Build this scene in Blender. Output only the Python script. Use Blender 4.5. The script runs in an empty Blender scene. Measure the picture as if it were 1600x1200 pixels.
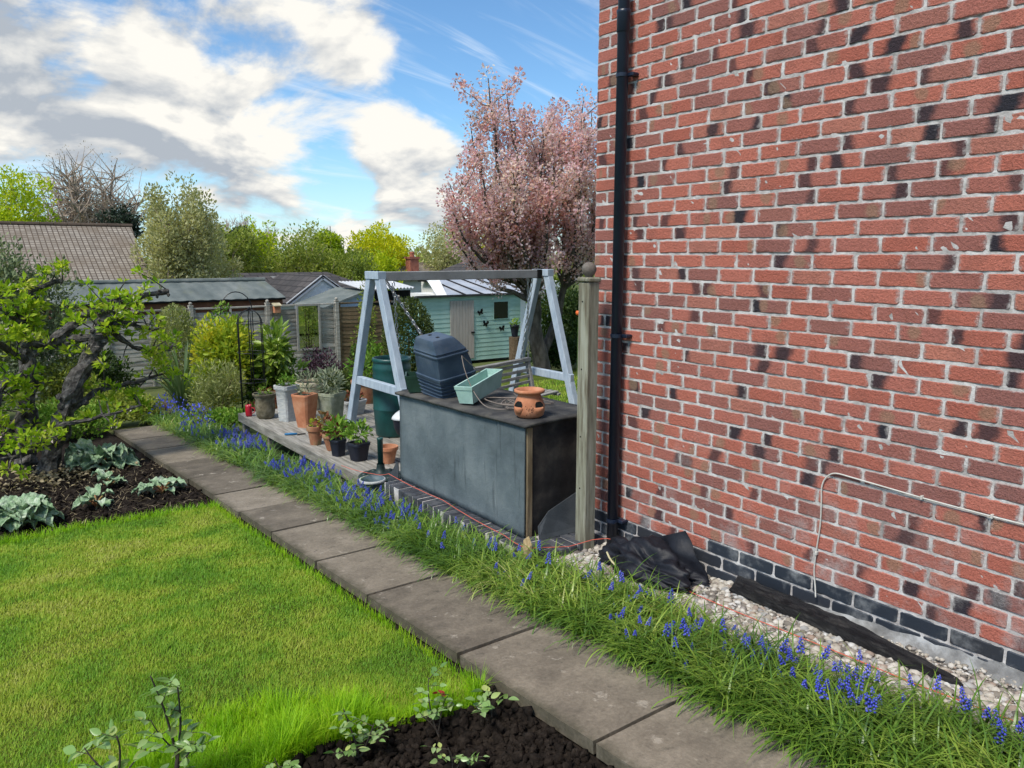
import bpy, bmesh, math, random
import numpy as np
from mathutils import Vector, Matrix, noise as mnoise

random.seed(7); RNG = np.random.default_rng(11)
PI = math.pi; R_ = math.radians
scene = bpy.context.scene
COL = scene.collection

# ------------------------------------------------------------------ camera
cam_data = bpy.data.cameras.new('camera')
cam = bpy.data.objects.new('camera', cam_data); COL.objects.link(cam)
cam_data.sensor_width = 36.0; cam_data.lens = 27.0
cam_data.clip_start = 0.05; cam_data.clip_end = 3000
YAW, PITCH = R_(36.5), math.atan(200 / 1200)
cam.location = (0, 0, 1.70)
cam.rotation_euler = (PI / 2 - PITCH, 0, -YAW)
scene.camera = cam

# ------------------------------------------------------------------ light, sky, exposure
TO_SUN = Vector((-0.56, -0.14, 0.80)).normalized()
SUN_EL = math.asin(TO_SUN.z)
SUN_AZ = math.atan2(TO_SUN.x, TO_SUN.y)
sun_data = bpy.data.lights.new('sun', 'SUN')
sun = bpy.data.objects.new('sun', sun_data); COL.objects.link(sun)
sun_data.energy = 3.1; sun_data.angle = R_(18); sun_data.color = (1.0, 0.95, 0.86)
sun.rotation_euler = (-TO_SUN).to_track_quat('-Z', 'Y').to_euler()

world = bpy.data.worlds.new('World'); scene.world = world; world.use_nodes = True
wn, wl = world.node_tree.nodes, world.node_tree.links
wn.clear()
def W(t, **k):
    n = wn.new(t)
    for a, b in k.items(): setattr(n, a, b)
    return n
def wmath(op, a, b=None, clamp=False):
    n = W('ShaderNodeMath', operation=op, use_clamp=clamp)
    for i, v in enumerate((a, b)):
        if v is None: continue
        if isinstance(v, (int, float)): n.inputs[i].default_value = v
        else: wl.new(v, n.inputs[i])
    return n.outputs[0]
def wvec(op, a, b=None, scale=None):
    n = W('ShaderNodeVectorMath', operation=op)
    for i, v in enumerate((a, b)):
        if v is None: continue
        if isinstance(v, tuple): n.inputs[i].default_value = v
        else: wl.new(v, n.inputs[i])
    if scale is not None:
        if isinstance(scale, (int, float)): n.inputs['Scale'].default_value = scale
        else: wl.new(scale, n.inputs['Scale'])
    return n.outputs['Value'] if op in ('DOT_PRODUCT', 'LENGTH') else n.outputs[0]
def wsmooth(v, lo, hi):
    n = W('ShaderNodeMapRange', interpolation_type='SMOOTHSTEP')
    wl.new(v, n.inputs[0]); n.inputs[1].default_value = lo; n.inputs[2].default_value = hi
    return n.outputs[0]
def wnoise(vec, scale, detail=7, rough=0.55, dist=0.0):
    n = W('ShaderNodeTexNoise'); wl.new(vec, n.inputs['Vector'])
    n.inputs['Scale'].default_value = scale; n.inputs['Detail'].default_value = detail
    n.inputs['Roughness'].default_value = rough; n.inputs['Distortion'].default_value = dist
    return n.outputs[0]
def wmix(f, a, b):
    n = W('ShaderNodeMix', data_type='RGBA')
    if isinstance(f, (int, float)): n.inputs[0].default_value = f
    else: wl.new(f, n.inputs[0])
    for i, v in ((6, a), (7, b)):
        if isinstance(v, tuple): n.inputs[i].default_value = v
        else: wl.new(v, n.inputs[i])
    return n.outputs[2]
skyt = W('ShaderNodeTexSky', sky_type='NISHITA', sun_disc=False)
skyt.sun_elevation = SUN_EL; skyt.sun_rotation = SUN_AZ; skyt.air_density = 1.0; skyt.dust_density = 0.2; skyt.ozone_density = 2.0
geo = W('ShaderNodeTexCoord').outputs['Generated']
sep = W('ShaderNodeSeparateXYZ'); wl.new(geo, sep.inputs[0])
zc = wmath('MAXIMUM', sep.outputs[2], 0.0)
inv = wmath('DIVIDE', 1.0, wmath('ADD', zc, 0.40))
flat = wvec('MULTIPLY', wvec('SCALE', geo, scale=inv), (1, 1, 0.0))
P1 = wvec('ADD', flat, (3.7, 1.3, 0.4))
n1 = wnoise(P1, 3.1, 7, 0.58, 0.25)
n1b = wnoise(wvec('ADD', P1, (0.02, -0.085, 0.0)), 3.1, 4, 0.54, 0.25)
def blob(d, deg, amp):
    dp = wvec('DOT_PRODUCT', geo, Vector(d).normalized().to_tuple())
    return wmath('MULTIPLY', wsmooth(dp, math.cos(R_(deg)), math.cos(R_(deg * 0.2))), amp)
blobs = [((.396,.886,.243),9.5,.24),((.329,.905,.27),8,.16),((.446,.875,.185),6,.24),((.107,.969,.245),9,.20),((.183,.961,.205),6,.16),
         ((.24,.961,.160),5,.18),((.318,.939,.131),6,.26),((.08,.986,.13),5,.24),((.483,.866,.125),5,.20),((.534,.826,.165),5,.26),
         ((.44,.895,.070),3.5,.16),((.492,.868,.055),3.5,.14),((.563,.786,.255),10,-.40),((.134,.974,.185),3.0,-.30),((.401,.911,.095),4,-.26),
         ((.66,.725,.20),12,-.45),((.34,.938,.075),3,-.08),((.137,.959,.27),4,-.24),((.27,.95,.10),4,.14),((.17,.975,.11),4,.16),((.38,.92,.05),4,.12),((.52,.845,.215),4,-.24)]
cov = wmath('ADD', wmath('MULTIPLY', wmath('SUBTRACT', n1, 0.5), 2.3), 0.44)
for b_ in blobs: cov = wmath('ADD', cov, blob(*b_))
lowc = wmath('MULTIPLY', wmath('SUBTRACT', 1.0, wsmooth(sep.outputs[2], 0.02, 0.13)), 0.09)
cov = wmath('ADD', cov, lowc)
alpha = wsmooth(cov, 0.43, 0.76)
relief = wmath('SUBTRACT', n1, n1b)
shade = wmath('ADD', wmath('MULTIPLY', relief, 6.0), 0.38)
for d, deg, amp in [((.42,.88,.235),8,.50),((.446,.875,.19),5,.25),((.19,.96,.205),4,.34),((.345,.93,.135),4,.40),((.534,.826,.17),5,.40),
                    ((.06,.986,.145),4,.30),((.107,.969,.25),9,-.20),((.44,.895,.07),4,.35),((.47,.87,.10),5,.1)]:
    shade = wmath('ADD', shade, blob(d, deg, amp))
fine = wnoise(P1, 13, 4, 0.6)
shade = wmath('ADD', shade, wmath('MULTIPLY', wmath('SUBTRACT', fine, 0.5), 0.8), clamp=True)
cloud = wmix(shade, (0.34, 0.375, 0.42, 1), (0.74, 0.72, 0.67, 1))
# thin high streaks
st = wnoise(wvec('MULTIPLY', wvec('ADD', flat, (1.1, 0.2, 0)), (1.0, 6.0, 1.0)), 2.0, 5, 0.6, 0.8)
streak = wmath('MULTIPLY', wsmooth(st, 0.48, 0.78), 0.55)
SKY_K = 0.105
blue = wvec('MULTIPLY', wvec('SCALE', skyt.outputs[0], scale=SKY_K), (0.74, 1.0, 1.16))
hazy = wmath('SUBTRACT', 1.0, wsmooth(sep.outputs[2], -0.02, 0.16))
blue = wmix(wmath('MULTIPLY', hazy, 0.45), blue, (0.52, 0.70, 0.80, 1))
col = wmix(streak, blue, (0.70, 0.76, 0.82, 1))
col = wmix(alpha, col, cloud)
bg = W('ShaderNodeBackground'); bg.inputs[1].default_value = 1.0
wl.new(col, bg.inputs[0])
wo = W('ShaderNodeOutputWorld'); wl.new(bg.outputs[0], wo.inputs[0])

vs = scene.view_settings
vs.view_transform = 'Standard'; vs.look = 'None'; vs.gamma = 1.0; vs.use_curve_mapping = False
vs.exposure = 0.45
world.cycles.sampling_method = 'MANUAL'; world.cycles.sample_map_resolution = 256
cy = scene.cycles
cy.max_bounces = 5; cy.diffuse_bounces = 2; cy.glossy_bounces = 2; cy.transmission_bounces = 3; cy.transparent_max_bounces = 4
cy.use_denoising = True; cy.use_adaptive_sampling = True; cy.adaptive_threshold = 0.02

# ------------------------------------------------------------------ ground heights
def zg(y):
    y = min(max(y, -6.0), 18.5)
    return -0.066 * (y - 1.5)
def zgv(y): return -0.066 * (np.clip(y, -6.0, 18.5) - 1.5)
SLOPE = math.atan(0.066)

# ------------------------------------------------------------------ materials
MATS = {}
class NT:
    def __init__(s, name):
        s.m = bpy.data.materials.new(name); s.m.use_nodes = True
        s.t = s.m.node_tree; s.n = s.t.nodes; s.l = s.t.links
        s.b = s.n['Principled BSDF']; s.out = s.n['Material Output']
        MATS[name] = s.m
    def N(s, t, **k):
        n = s.n.new(t)
        for a, b in k.items(): setattr(n, a, b)
        return n
    def put(s, sock, v):
        if isinstance(v, (int, float)): sock.default_value = v
        elif isinstance(v, tuple): sock.default_value = v if len(v) != 3 or sock.type != 'RGBA' else (*v, 1)
        else: s.l.new(v, sock)
    def math(s, op, a, b=0.0, clamp=False):
        n = s.N('ShaderNodeMath', operation=op, use_clamp=clamp)
        s.put(n.inputs[0], a); s.put(n.inputs[1], b); return n.outputs[0]
    def smooth(s, v, lo, hi, a=0.0, b=1.0):
        n = s.N('ShaderNodeMapRange', interpolation_type='SMOOTHSTEP')
        s.put(n.inputs[0], v); s.put(n.inputs[1], lo); s.put(n.inputs[2], hi); s.put(n.inputs[3], a); s.put(n.inputs[4], b); return n.outputs[0]
    def mix(s, f, a, b, blend='MIX'):
        n = s.N('ShaderNodeMix', data_type='RGBA', blend_type=blend)
        s.put(n.inputs[0], f); s.put(n.inputs[6], a); s.put(n.inputs[7], b); return n.outputs[2]
    def noise(s, vec, scale, detail=4, rough=0.55, dist=0.0, out=0):
        n = s.N('ShaderNodeTexNoise'); s.l.new(vec, n.inputs['Vector'])
        n.inputs['Scale'].default_value = scale; n.inputs['Detail'].default_value = detail
        n.inputs['Roughness'].default_value = rough; n.inputs['Distortion'].default_value = dist
        return n.outputs[out]
    def ramp(s, f, cols):
        n = s.N('ShaderNodeValToRGB'); e = n.color_ramp.elements
        k = len(cols)
        for i, c in enumerate(cols):
            p = c[3] if len(c) == 4 else i / (k - 1)
            if i < 2: el = e[i]; el.position = p
            else: el = e.new(p)
            el.color = (*c[:3], 1)
        s.put(n.inputs[0], f); return n.outputs[0]
    def objco(s, stretch=(1, 1, 1)):
        c = s.N('ShaderNodeTexCoord').outputs['Object']
        m = s.N('ShaderNodeMapping'); s.l.new(c, m.inputs[0]); m.inputs['Scale'].default_value = stretch
        return m.outputs[0]
    def pos(s): return s.N('ShaderNodeNewGeometry').outputs['Position']
    def island(s): return s.N('ShaderNodeNewGeometry').outputs['Random Per Island']
    def orand(s): return s.N('ShaderNodeObjectInfo').outputs['Random']
    def bump(s, h, strength, dist=0.01):
        n = s.N('ShaderNodeBump'); n.inputs['Strength'].default_value = strength; n.inputs['Distance'].default_value = dist
        s.put(n.inputs['Height'], h); s.l.new(n.outputs[0], s.b.inputs['Normal']); return n
    def base(s, c, rough=0.7, spec=0.3, metal=0.0):
        s.put(s.b.inputs['Base Color'], c); s.put(s.b.inputs['Roughness'], rough)
        s.b.inputs['Specular IOR Level'].default_value = spec; s.b.inputs['Metallic'].default_value = metal

def pm(name, cols, scale=6, rough=0.75, bump=0.3, bscale=None, bdist=0.01, stretch=(1, 1, 1), spec=0.25, metal=0.0, detail=5, orand=0.0, coord='obj', dirt=None):
    """a weathered surface: noise between the colours, per object shift, fine relief, optional dirt blotches"""
    t = NT(name)
    v = t.objco(stretch) if coord == 'obj' else t.pos()
    f = t.noise(v, scale, detail, 0.6)
    f = t.smooth(f, 0.28, 0.72)
    if orand: f = t.math('ADD', f, t.math('MULTIPLY', t.math('SUBTRACT', t.orand(), 0.5), orand), True)
    c = t.ramp(f, cols)
    if dirt:
        d = t.smooth(t.noise(v, dirt[1], 5, 0.65), dirt[2], dirt[2] + 0.15)
        c = t.mix(t.math('MULTIPLY', d, dirt[3] if len(dirt) > 3 else 0.8), c, dirt[0])
    fineg = t.noise(v, (bscale or scale * 8), 4, 0.65)
    c = t.mix(0.35, c, t.mix(fineg, (0.55, 0.55, 0.55), (1.35, 1.35, 1.35)), 'MULTIPLY')
    t.base(c, rough, spec, metal)
    if bump: t.bump(fineg, bump, bdist)
    return t.m

def leafmat(name, cols, trans=0.35, rough=0.5, pos_scale=2.0, spec=0.25, amount=0.6):
    """leaf colour from each leaf's own random value plus slow drift through the crown; light passes through the blade"""
    t = NT(name)
    f = t.math('ADD', t.math('MULTIPLY', t.island(), amount), t.math('MULTIPLY', t.smooth(t.noise(t.pos(), pos_scale, 3), 0.3, 0.7), 1 - amount))
    c = t.ramp(f, cols)
    t.base(c, rough, spec)
    tr = t.N('ShaderNodeBsdfTranslucent'); 
    c2 = t.mix(1.0, c, (1.15, 1.15, 0.75), 'MULTIPLY')
    t.l.new(c2, tr.inputs[0])
    mx = t.N('ShaderNodeMixShader'); mx.inputs[0].default_value = trans
    t.l.new(t.b.outputs[0], mx.inputs[1]); t.l.new(tr.outputs[0], mx.inputs[2]); t.l.new(mx.outputs[0], t.out.inputs[0])
    return t.m

# ------------------------------------------------------------------ mesh helpers
def np_mesh(name, V, F):
    V = np.asarray(V, dtype=np.float32); F = np.asarray(F, dtype=np.int32)
    me = bpy.data.meshes.new(name)
    me.vertices.add(len(V)); me.vertices.foreach_set('co', V.ravel())
    k = F.shape[1]; m = len(F)
    me.loops.add(m * k); me.loops.foreach_set('vertex_index', F.ravel())
    me.polygons.add(m); me.polygons.foreach_set('loop_start', np.arange(0, m * k, k, dtype=np.int32))
    me.update(calc_edges=True); return me
def world_loc(o):
    p = Vector((0, 0, 0))
    while o is not None: p = p + o.location; o = o.parent
    return p
def link(name, me, mat, parent=None, smooth=False):
    o = bpy.data.objects.new(name, me); COL.objects.link(o)
    if mat is not None and not me.materials: me.materials.append(mat)
    if smooth: me.polygons.foreach_set('use_smooth', np.ones(len(me.polygons), dtype=bool))
    if parent is not None: o.parent = parent
    return o
def tag(o, label=None, cat=None, group=None, kind=None):
    if label: o['label'] = label
    if cat: o['category'] = cat
    if group: o['group'] = group
    if kind: o['kind'] = kind
    return o
def thing(name, label, cat, loc=(0, 0, 0), group=None):
    o = bpy.data.objects.new(name, None); COL.objects.link(o); o.location = loc; o.empty_display_size = 0.1
    return tag(o, label, cat, group)
def copy_tree(o, parent=None):
    c = o.copy(); COL.objects.link(c); c.parent = parent
    for ch in o.children: copy_tree(ch, c)
    return c
def part(name, me, mat, parent, smooth=False): return link(name, me, mat, parent, smooth)

class MB:
    """collects shapes in world space; build() stores them relative to the parent thing"""
    def __init__(s, M=None): s.v = []; s.f = []; s.M = M or Matrix.Identity(4)
    def add(s, vs, fs):
        b = len(s.v); s.v += [tuple(s.M @ Vector(v)) for v in vs]; s.f += [tuple(i + b for i in f) for f in fs]; return s
    def box(s, lo, hi, jit=0.0):
        x0, y0, z0 = lo; x1, y1, z1 = hi
        vs = [(x, y, z) for z in (z0, z1) for y in (y0, y1) for x in (x0, x1)]
        if jit: vs = [tuple(c + random.uniform(-jit, jit) for c in v) for v in vs]
        return s.add(vs, [(0, 2, 3, 1), (4, 5, 7, 6), (0, 1, 5, 4), (2, 6, 7, 3), (0, 4, 6, 2), (1, 3, 7, 5)])
    def cbox(s, lo, hi, c=0.006, jit=0.0):
        """box with chamfered edges"""
        lo = Vector(lo); hi = Vector(hi); c = min(c, min(hi - lo) * 0.45)
        bm = bmesh.new(); bmesh.ops.create_cube(bm, size=1)
        for v in bm.verts: v.co = Vector([lo[i] + (v.co[i] + .5) * (hi[i] - lo[i]) for i in range(3)])
        bmesh.ops.bevel(bm, geom=bm.edges[:], offset=c, segments=1, affect='EDGES')
        for v in bm.verts:
            if jit: v.co += Vector([random.uniform(-jit, jit) for _ in range(3)])
        bm.verts.index_update()
        s.add([v.co[:] for v in bm.verts], [[v.index for v in f.verts] for f in bm.faces]); bm.free(); return s
    def bar(s, a, b, w, h, up=(0, 0, 1), c=0.006):
        """chamfered bar from a to b, w across, h along up"""
        a, b = Vector(a), Vector(b); d = (b - a); L = d.length; d.normalize()
        up = Vector(up); x = d.cross(up)
        if x.length < 1e-4: x = d.cross(Vector((0, 1, 0)))
        x.normalize(); z = x.cross(d)
        M0 = s.M; s.M = M0 @ Matrix(((x[0], d[0], z[0], a[0]), (x[1], d[1], z[1], a[1]), (x[2], d[2], z[2], a[2]), (0, 0, 0, 1)))
        s.cbox((-w / 2, 0, -h / 2), (w / 2, L, h / 2), c); s.M = M0; return s
    def tube(s, pts, rad, n=8, rough=0.0, cap=True, seed=0):
        pts = [Vector(p) for p in pts]; k = len(pts)
        if not isinstance(rad, (list, tuple, np.ndarray)): rad = [rad] * k
        x = None; vs = []
        for i, p in enumerate(pts):
            d = (pts[min(i + 1, k - 1)] - pts[max(i - 1, 0)])
            if d.length < 1e-9: d = Vector((0, 0, 1))
            d.normalize()
            if x is None:
                x = d.orthogonal().normalized()
            else:
                x = x - d * x.dot(d)
                x = x.normalized() if x.length > 1e-6 else d.orthogonal().normalized()
            y = d.cross(x)
            for j in range(n):
                a = 2 * PI * j / n; r = rad[i]
                if rough: r *= 1 + rough * mnoise.noise(Vector((p.x * 9 + math.cos(a) * 1.3 + seed, p.y * 9 + math.sin(a) * 1.3, p.z * 9)))
                vs.append(p + x * (math.cos(a) * r) + y * (math.sin(a) * r))
        fs = [(i * n + j, i * n + (j + 1) % n, (i + 1) * n + (j + 1) % n, (i + 1) * n + j) for i in range(k - 1) for j in range(n)]
        if cap: fs += [tuple(range(n - 1, -1, -1)), tuple((k - 1) * n + j for j in range(n))]
        return s.add(vs, fs)
    def lathe(s, prof, c=(0, 0, 0), n=24, square=0.0, rot=0.0, cap=(True, False)):
        """profile of (r, z); square>0 blends the ring towards a rounded square"""
        vs = []
        for r, z in prof:
            for j in range(n):
                a = 2 * PI * j / n; k = 1.0
                if square:
                    e = 2 + square * 8
                    k = (abs(math.cos(a)) ** e + abs(math.sin(a)) ** e) ** (-1 / e)
                vs.append((c[0] + math.cos(a + rot) * r * k, c[1] + math.sin(a + rot) * r * k, c[2] + z))
        m = len(prof)
        fs = [(i * n + j, i * n + (j + 1) % n, (i + 1) * n + (j + 1) % n, (i + 1) * n + j) for i in range(m - 1) for j in range(n)]
        if cap[0]: fs.append(tuple(range(n - 1, -1, -1)))
        if cap[1]: fs.append(tuple((m - 1) * n + j for j in range(n)))
        return s.add(vs, fs)
    def ico(s, c, r, sub=1, jit=0.0, scale=(1, 1, 1)):
        bm = bmesh.new(); bmesh.ops.create_icosphere(bm, subdivisions=sub, radius=1)
        sd = random.uniform(0, 99)
        vs = []
        for v in bm.verts:
            k = r * (1 + jit * mnoise.noise(v.co * 1.7 + Vector((sd, 0, 0))) * 2)
            vs.append((c[0] + v.co.x * k * scale[0], c[1] + v.co.y * k * scale[1], c[2] + v.co.z * k * scale[2]))
        s.add(vs, [[v.index for v in f.verts] for f in bm.faces]); bm.free(); return s
    def build(s, name, mat, parent=None, smooth=False):
        off = world_loc(parent) if parent is not None else Vector((0, 0, 0))
        me = bpy.data.meshes.new(name)
        me.from_pydata([(v[0] - off.x, v[1] - off.y, v[2] - off.z) for v in s.v], [], s.f)
        me.update()
        return link(name, me, mat, parent, smooth)
    def build_at(s, name, mat, origin, smooth=False):
        """a top-level mesh with its origin at the given base point"""
        me = bpy.data.meshes.new(name)
        me.from_pydata([(v[0] - origin[0], v[1] - origin[1], v[2] - origin[2]) for v in s.v], [], s.f); me.update()
        o = link(name, me, mat, None, smooth); o.location = origin; return o

def unit(a): return a / np.maximum(np.linalg.norm(a, axis=-1, keepdims=True), 1e-9)
def leaf_arrays(P, D, size, width=0.5, fold=0.25, rng=RNG, up=0.0, segs=1):
    """one folded leaf per point: base, two sides, tip"""
    n = len(P); D = unit(D); S = np.broadcast_to(np.asarray(size, dtype=float), (n,))[:, None]
    Nn = unit(rng.normal(size=(n, 3)) + np.array([0, 0, up])); X = unit(np.cross(D, Nn)); Nn = np.cross(X, D)
    base = P; tip = P + D * S - Nn * S * 0.12; mid = P + D * S * 0.5
    lft = mid + X * S * width * 0.5 + Nn * S * fold * width; rgt = mid - X * S * width * 0.5 + Nn * S * fold * width
    V = np.stack([base, lft, tip, rgt], 1).reshape(-1, 3)
    i = np.arange(n)[:, None] * 4
    F = np.concatenate([i + np.array([[0, 2, 1]]), i + np.array([[0, 3, 2]])], 0)
    return V, F
def blade_arrays(P, az, L, Wd, th0, th1, segs=3, twist=0.0):
    n = len(P); az = np.asarray(az); L = np.asarray(L); Wd = np.asarray(Wd); th0 = np.asarray(th0); th1 = np.asarray(th1)
    hx, hy = np.cos(az), np.sin(az); side = np.stack([-hy, hx, np.zeros(n)], 1)
    p = P.copy(); rows = []
    for k in range(segs + 1):
        t = k / segs
        w = (Wd * (1 - t) ** 0.6)[:, None] * 0.5
        if k == segs: rows.append(p[:, None, :])
        else: rows.append(np.stack([p - side * w, p + side * w], 1))
        th = th0 + (th1 - th0) * (k + 0.5) / segs
        st = (L / segs)
        p = p + np.stack([hx * np.sin(th) * st, hy * np.sin(th) * st, np.cos(th) * st], 1)
    V = np.concatenate(rows, 1); vn = V.shape[1]; V = V.reshape(-1, 3)
    tri = []
    for k in range(segs - 1):
        a = 2 * k; tri += [(a, a + 1, a + 3), (a, a + 3, a + 2)]
    a = 2 * (segs - 1); tri.append((a, a + 1, a + 2))
    F = (np.arange(n)[:, None, None] * vn + np.array(tri)[None]).reshape(-1, 3)
    return V, F
def join_arrays(lst):
    Vs, Fs, b = [], [], 0
    for V, F in lst: Vs.append(V); Fs.append(F + b); b += len(V)
    return np.concatenate(Vs), np.concatenate(Fs)
def rel(V, parent):
    w = world_loc(parent); return V - np.array([w.x, w.y, w.z])
def vnoise(x, y, s, seed=0.0): return mnoise.noise(Vector((x * s + seed, y * s - seed, seed * 0.7)))

# ------------------------------------------------------------------ brick materials
def brick_material(name, own):
    t = NT(name)
    r = t.orand() if own else t.island()
    uv = t.N('ShaderNodeUVMap').outputs[0]
    s = t.N('ShaderNodeSeparateXYZ'); t.l.new(uv, s.inputs[0]); u, v = s.outputs[0], s.outputs[1]
    def rnd(k):
        w = t.N('ShaderNodeTexWhiteNoise', noise_dimensions='1D')
        t.put(w.inputs['W'], t.math('ADD', t.math('MULTIPLY', r, 97.0), k)); return w.outputs[0]
    pos = t.pos()
    c = t.ramp(rnd(1.3), [(.42, .130, .092, 0), (.50, .168, .120, .3), (.45, .158, .120, .5), (.345, .135, .110, .68), (.270, .120, .104, .85), (.50, .190, .135, 1)])
    big = t.noise(pos, 7.0, 4, 0.6)
    c = t.mix(t.smooth(big, .45, .75, 0, .45), c, (.24, .095, .075))
    mott = t.noise(pos, 75, 4, .7)
    c = t.mix(.55, c, t.mix(mott, (.45, .45, .45), (1.5, 1.45, 1.4)), 'MULTIPLY')
    # kiln marks: soft charcoal patches, mostly at one end of a brick
    side = t.math('GREATER_THAN', rnd(4.1), .55)
    uend = t.math('ADD', t.math('MULTIPLY', side, .80), t.math('MULTIPLY', rnd(5.3), .20))
    u0 = t.mix(t.math('GREATER_THAN', rnd(6.4), .62), uend, rnd(8.8))
    tilt = t.math('MULTIPLY', t.math('SUBTRACT', rnd(7.7), .40), .22)
    wob = t.math('MULTIPLY', t.math('SUBTRACT', t.noise(pos, 20, 4, .6), .5), .30)
    d = t.math('ABSOLUTE', t.math('ADD', t.math('SUBTRACT', t.math('SUBTRACT', u, t.math('MULTIPLY', t.math('SUBTRACT', v, .5), tilt)), u0), wob))
    has = t.math('GREATER_THAN', rnd(9.2), .68)
    wid = t.math('ADD', .20, t.math('MULTIPLY', rnd(11.9), .16))
    mark = t.math('MULTIPLY', t.math('SUBTRACT', 1.0, t.smooth(d, t.math('MULTIPLY', wid, .30), wid)), has)
    c = t.mix(t.math('MULTIPLY', mark, t.math('ADD', .66, t.math('MULTIPLY', rnd(13.1), .32))), c, (.024, .027, .036))
    # pale buff kisses on a few
    dv = t.math('MULTIPLY', t.math('SUBTRACT', v, t.math('ADD', .3, t.math('MULTIPLY', rnd(19.4), .5))), .30)
    du = t.math('ADD', t.math('SUBTRACT', u, rnd(15.2)), wob)
    d2 = t.math('SQRT', t.math('ADD', t.math('MULTIPLY', du, du), t.math('MULTIPLY', dv, dv)))
    has2 = t.math('GREATER_THAN', rnd(17.5), .80)
    c = t.mix(t.math('MULTIPLY', t.math('MULTIPLY', t.math('SUBTRACT', 1.0, t.smooth(d2, .10, .20)), has2), .65), c, (.30, .19, .125))
    # mortar smears and lime bloom
    sp = t.smooth(t.noise(pos, 150, 3, .7), .68, .76)
    edge = t.math('MAXIMUM', t.math('ABSOLUTE', t.math('SUBTRACT', t.math('MULTIPLY', v, 2.0), 1.0)), t.math('ABSOLUTE', t.math('SUBTRACT', t.math('MULTIPLY', u, 2.0), 1.0)))
    em = t.math('MULTIPLY', t.smooth(t.math('ADD', edge, t.math('MULTIPLY', t.noise(pos, 38, 4, .7), .55)), 1.12, 1.34), .8)
    zz = t.N('ShaderNodeSeparateXYZ'); t.l.new(pos, zz.inputs[0])
    low = t.smooth(zz.outputs[2], 0.95, 0.05)
    bloom = t.math('MULTIPLY', t.math('MULTIPLY', t.smooth(t.noise(pos, 5.5, 6, .62), .50, .72), low), .62)
    c = t.mix(t.math('MAXIMUM', t.math('MAXIMUM', em, bloom), t.math('MULTIPLY', sp, .55)), c, (.47, .44, .42))
    fine = t.noise(pos, 190, 3, .7)
    c = t.mix(.45, c, t.mix(fine, (.5, .5, .5), (1.45, 1.45, 1.45)), 'MULTIPLY')
    t.base(c, .88, .2)
    t.bump(t.math('ADD', fine, t.math('MULTIPLY', mott, 2.2)), .8, .006)
    return t.m
M_brick = brick_material('red_brick_single', True)
M_brick_mass = brick_material('red_brick_mass', False)
M_mortar = pm('mortar', [(.38, .35, .33), (.52, .49, .47), (.63, .61, .59)], 14, .95, .9, 70, .006, coord='pos', dirt=((.22, .205, .19), 8, .52, .7))
def blue_brick_material():
    t = NT('blue_engineering_brick'); pos = t.pos()
    c = t.ramp(t.orand(), [(.020, .026, .036), (.032, .040, .054), (.026, .028, .034)])
    bl = t.smooth(t.noise(pos, 6, 6, .65), .50, .72)
    c = t.mix(t.math('MULTIPLY', bl, .55), c, (.33, .34, .34))
    f = t.noise(pos, 140, 3, .7); c = t.mix(.4, c, t.mix(f, (.5, .5, .5), (1.5, 1.5, 1.5)), 'MULTIPLY')
    t.base(c, .55, .4); t.bump(f, .3, .003); return t.m
M_blue = blue_brick_material()
M_edge_brick = pm('dark_edging_brick', [(.030, .032, .040), (.058, .062, .072), (.095, .098, .106)], 14, .6, .5, 90, .004, coord='pos', orand=.5, dirt=((.20, .20, .19), 9, .60, .5))
M_concrete = pm('rough_concrete', [(.13, .13, .128), (.24, .24, .235), (.42, .43, .43)], 7, .95, .8, 60, .01, coord='pos', dirt=((.10, .10, .10), 4, .55, .5))

# ------------------------------------------------------------------ ground sheet and surfaces
def sheet(name, xs, ys, zfun, mat, kind='structure', inside=None, smooth=True):
    xs = np.asarray(xs); ys = np.asarray(ys); nx, ny = len(xs), len(ys)
    X, Y = np.meshgrid(xs, ys)
    Z = np.array([[zfun(x, y) for x in xs] for y in ys])
    V = np.stack([X.ravel(), Y.ravel(), Z.ravel()], 1)
    i = np.arange(ny - 1)[:, None] * nx + np.arange(nx - 1)[None]
    F = np.stack([i, i + 1, i + nx + 1, i + nx], -1).reshape(-1, 4)
    if inside is not None:
        cx = V[F].mean(1); keep = np.array([inside(a, b) for a, b in cx[:, :2]]); F = F[keep]
    o = link(name, np_mesh(name, V, F), mat, None, smooth); tag(o, kind=kind); return o
M_ground = pm('rough_turf', [(.06, .075, .022), (.085, .11, .03), (.12, .13, .045)], .9, .95, .5, 30, .03, coord='pos', dirt=((.10, .085, .05), .4, .6, .5))
sheet('ground', [-400, -60, -10, -2, 4, 12, 30, 80, 400], [-300, -40, -6, 0, 6, 12, 18.5, 40, 120, 900], lambda x, y: zg(y) - .115, M_ground)

def soil_material():
    t = NT('dug_soil'); pos = t.pos()
    a = t.noise(pos, 30, 6, .7); b = t.noise(pos, 4, 4, .6)
    c = t.ramp(t.math('ADD', t.math('MULTIPLY', a, .7), t.math('MULTIPLY', b, .3)), [(.006, .004, .003, .32), (.022, .016, .012, .5), (.055, .042, .032, .68), (.13, .11, .09, .85)])
    t.base(c, .95, .15); t.bump(a, .9, .03); return t.m
M_soil = soil_material()
LAWN_NEAR = [(-6, 2.3), (.2, 2.4), (.74, 2.52), (.93, 2.54), (1.14, 2.52), (1.34, 2.48), (1.58, 2.40), (1.66, 2.48), (1.72, 2.60)]
def near_edge(x):
    return float(np.interp(x, [p[0] for p in LAWN_NEAR], [p[1] for p in LAWN_NEAR]))
def far_edge(x): return 6.50 + .05 * math.sin(x * 2.3) - .03 * x
def soil_z(x, y):
    return zg(y) - .065 + .036 * vnoise(x, y, 7, 3.1) + .030 * vnoise(x, y, 19, 5.7) + .020 * vnoise(x, y, 43, 1.2)
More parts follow.
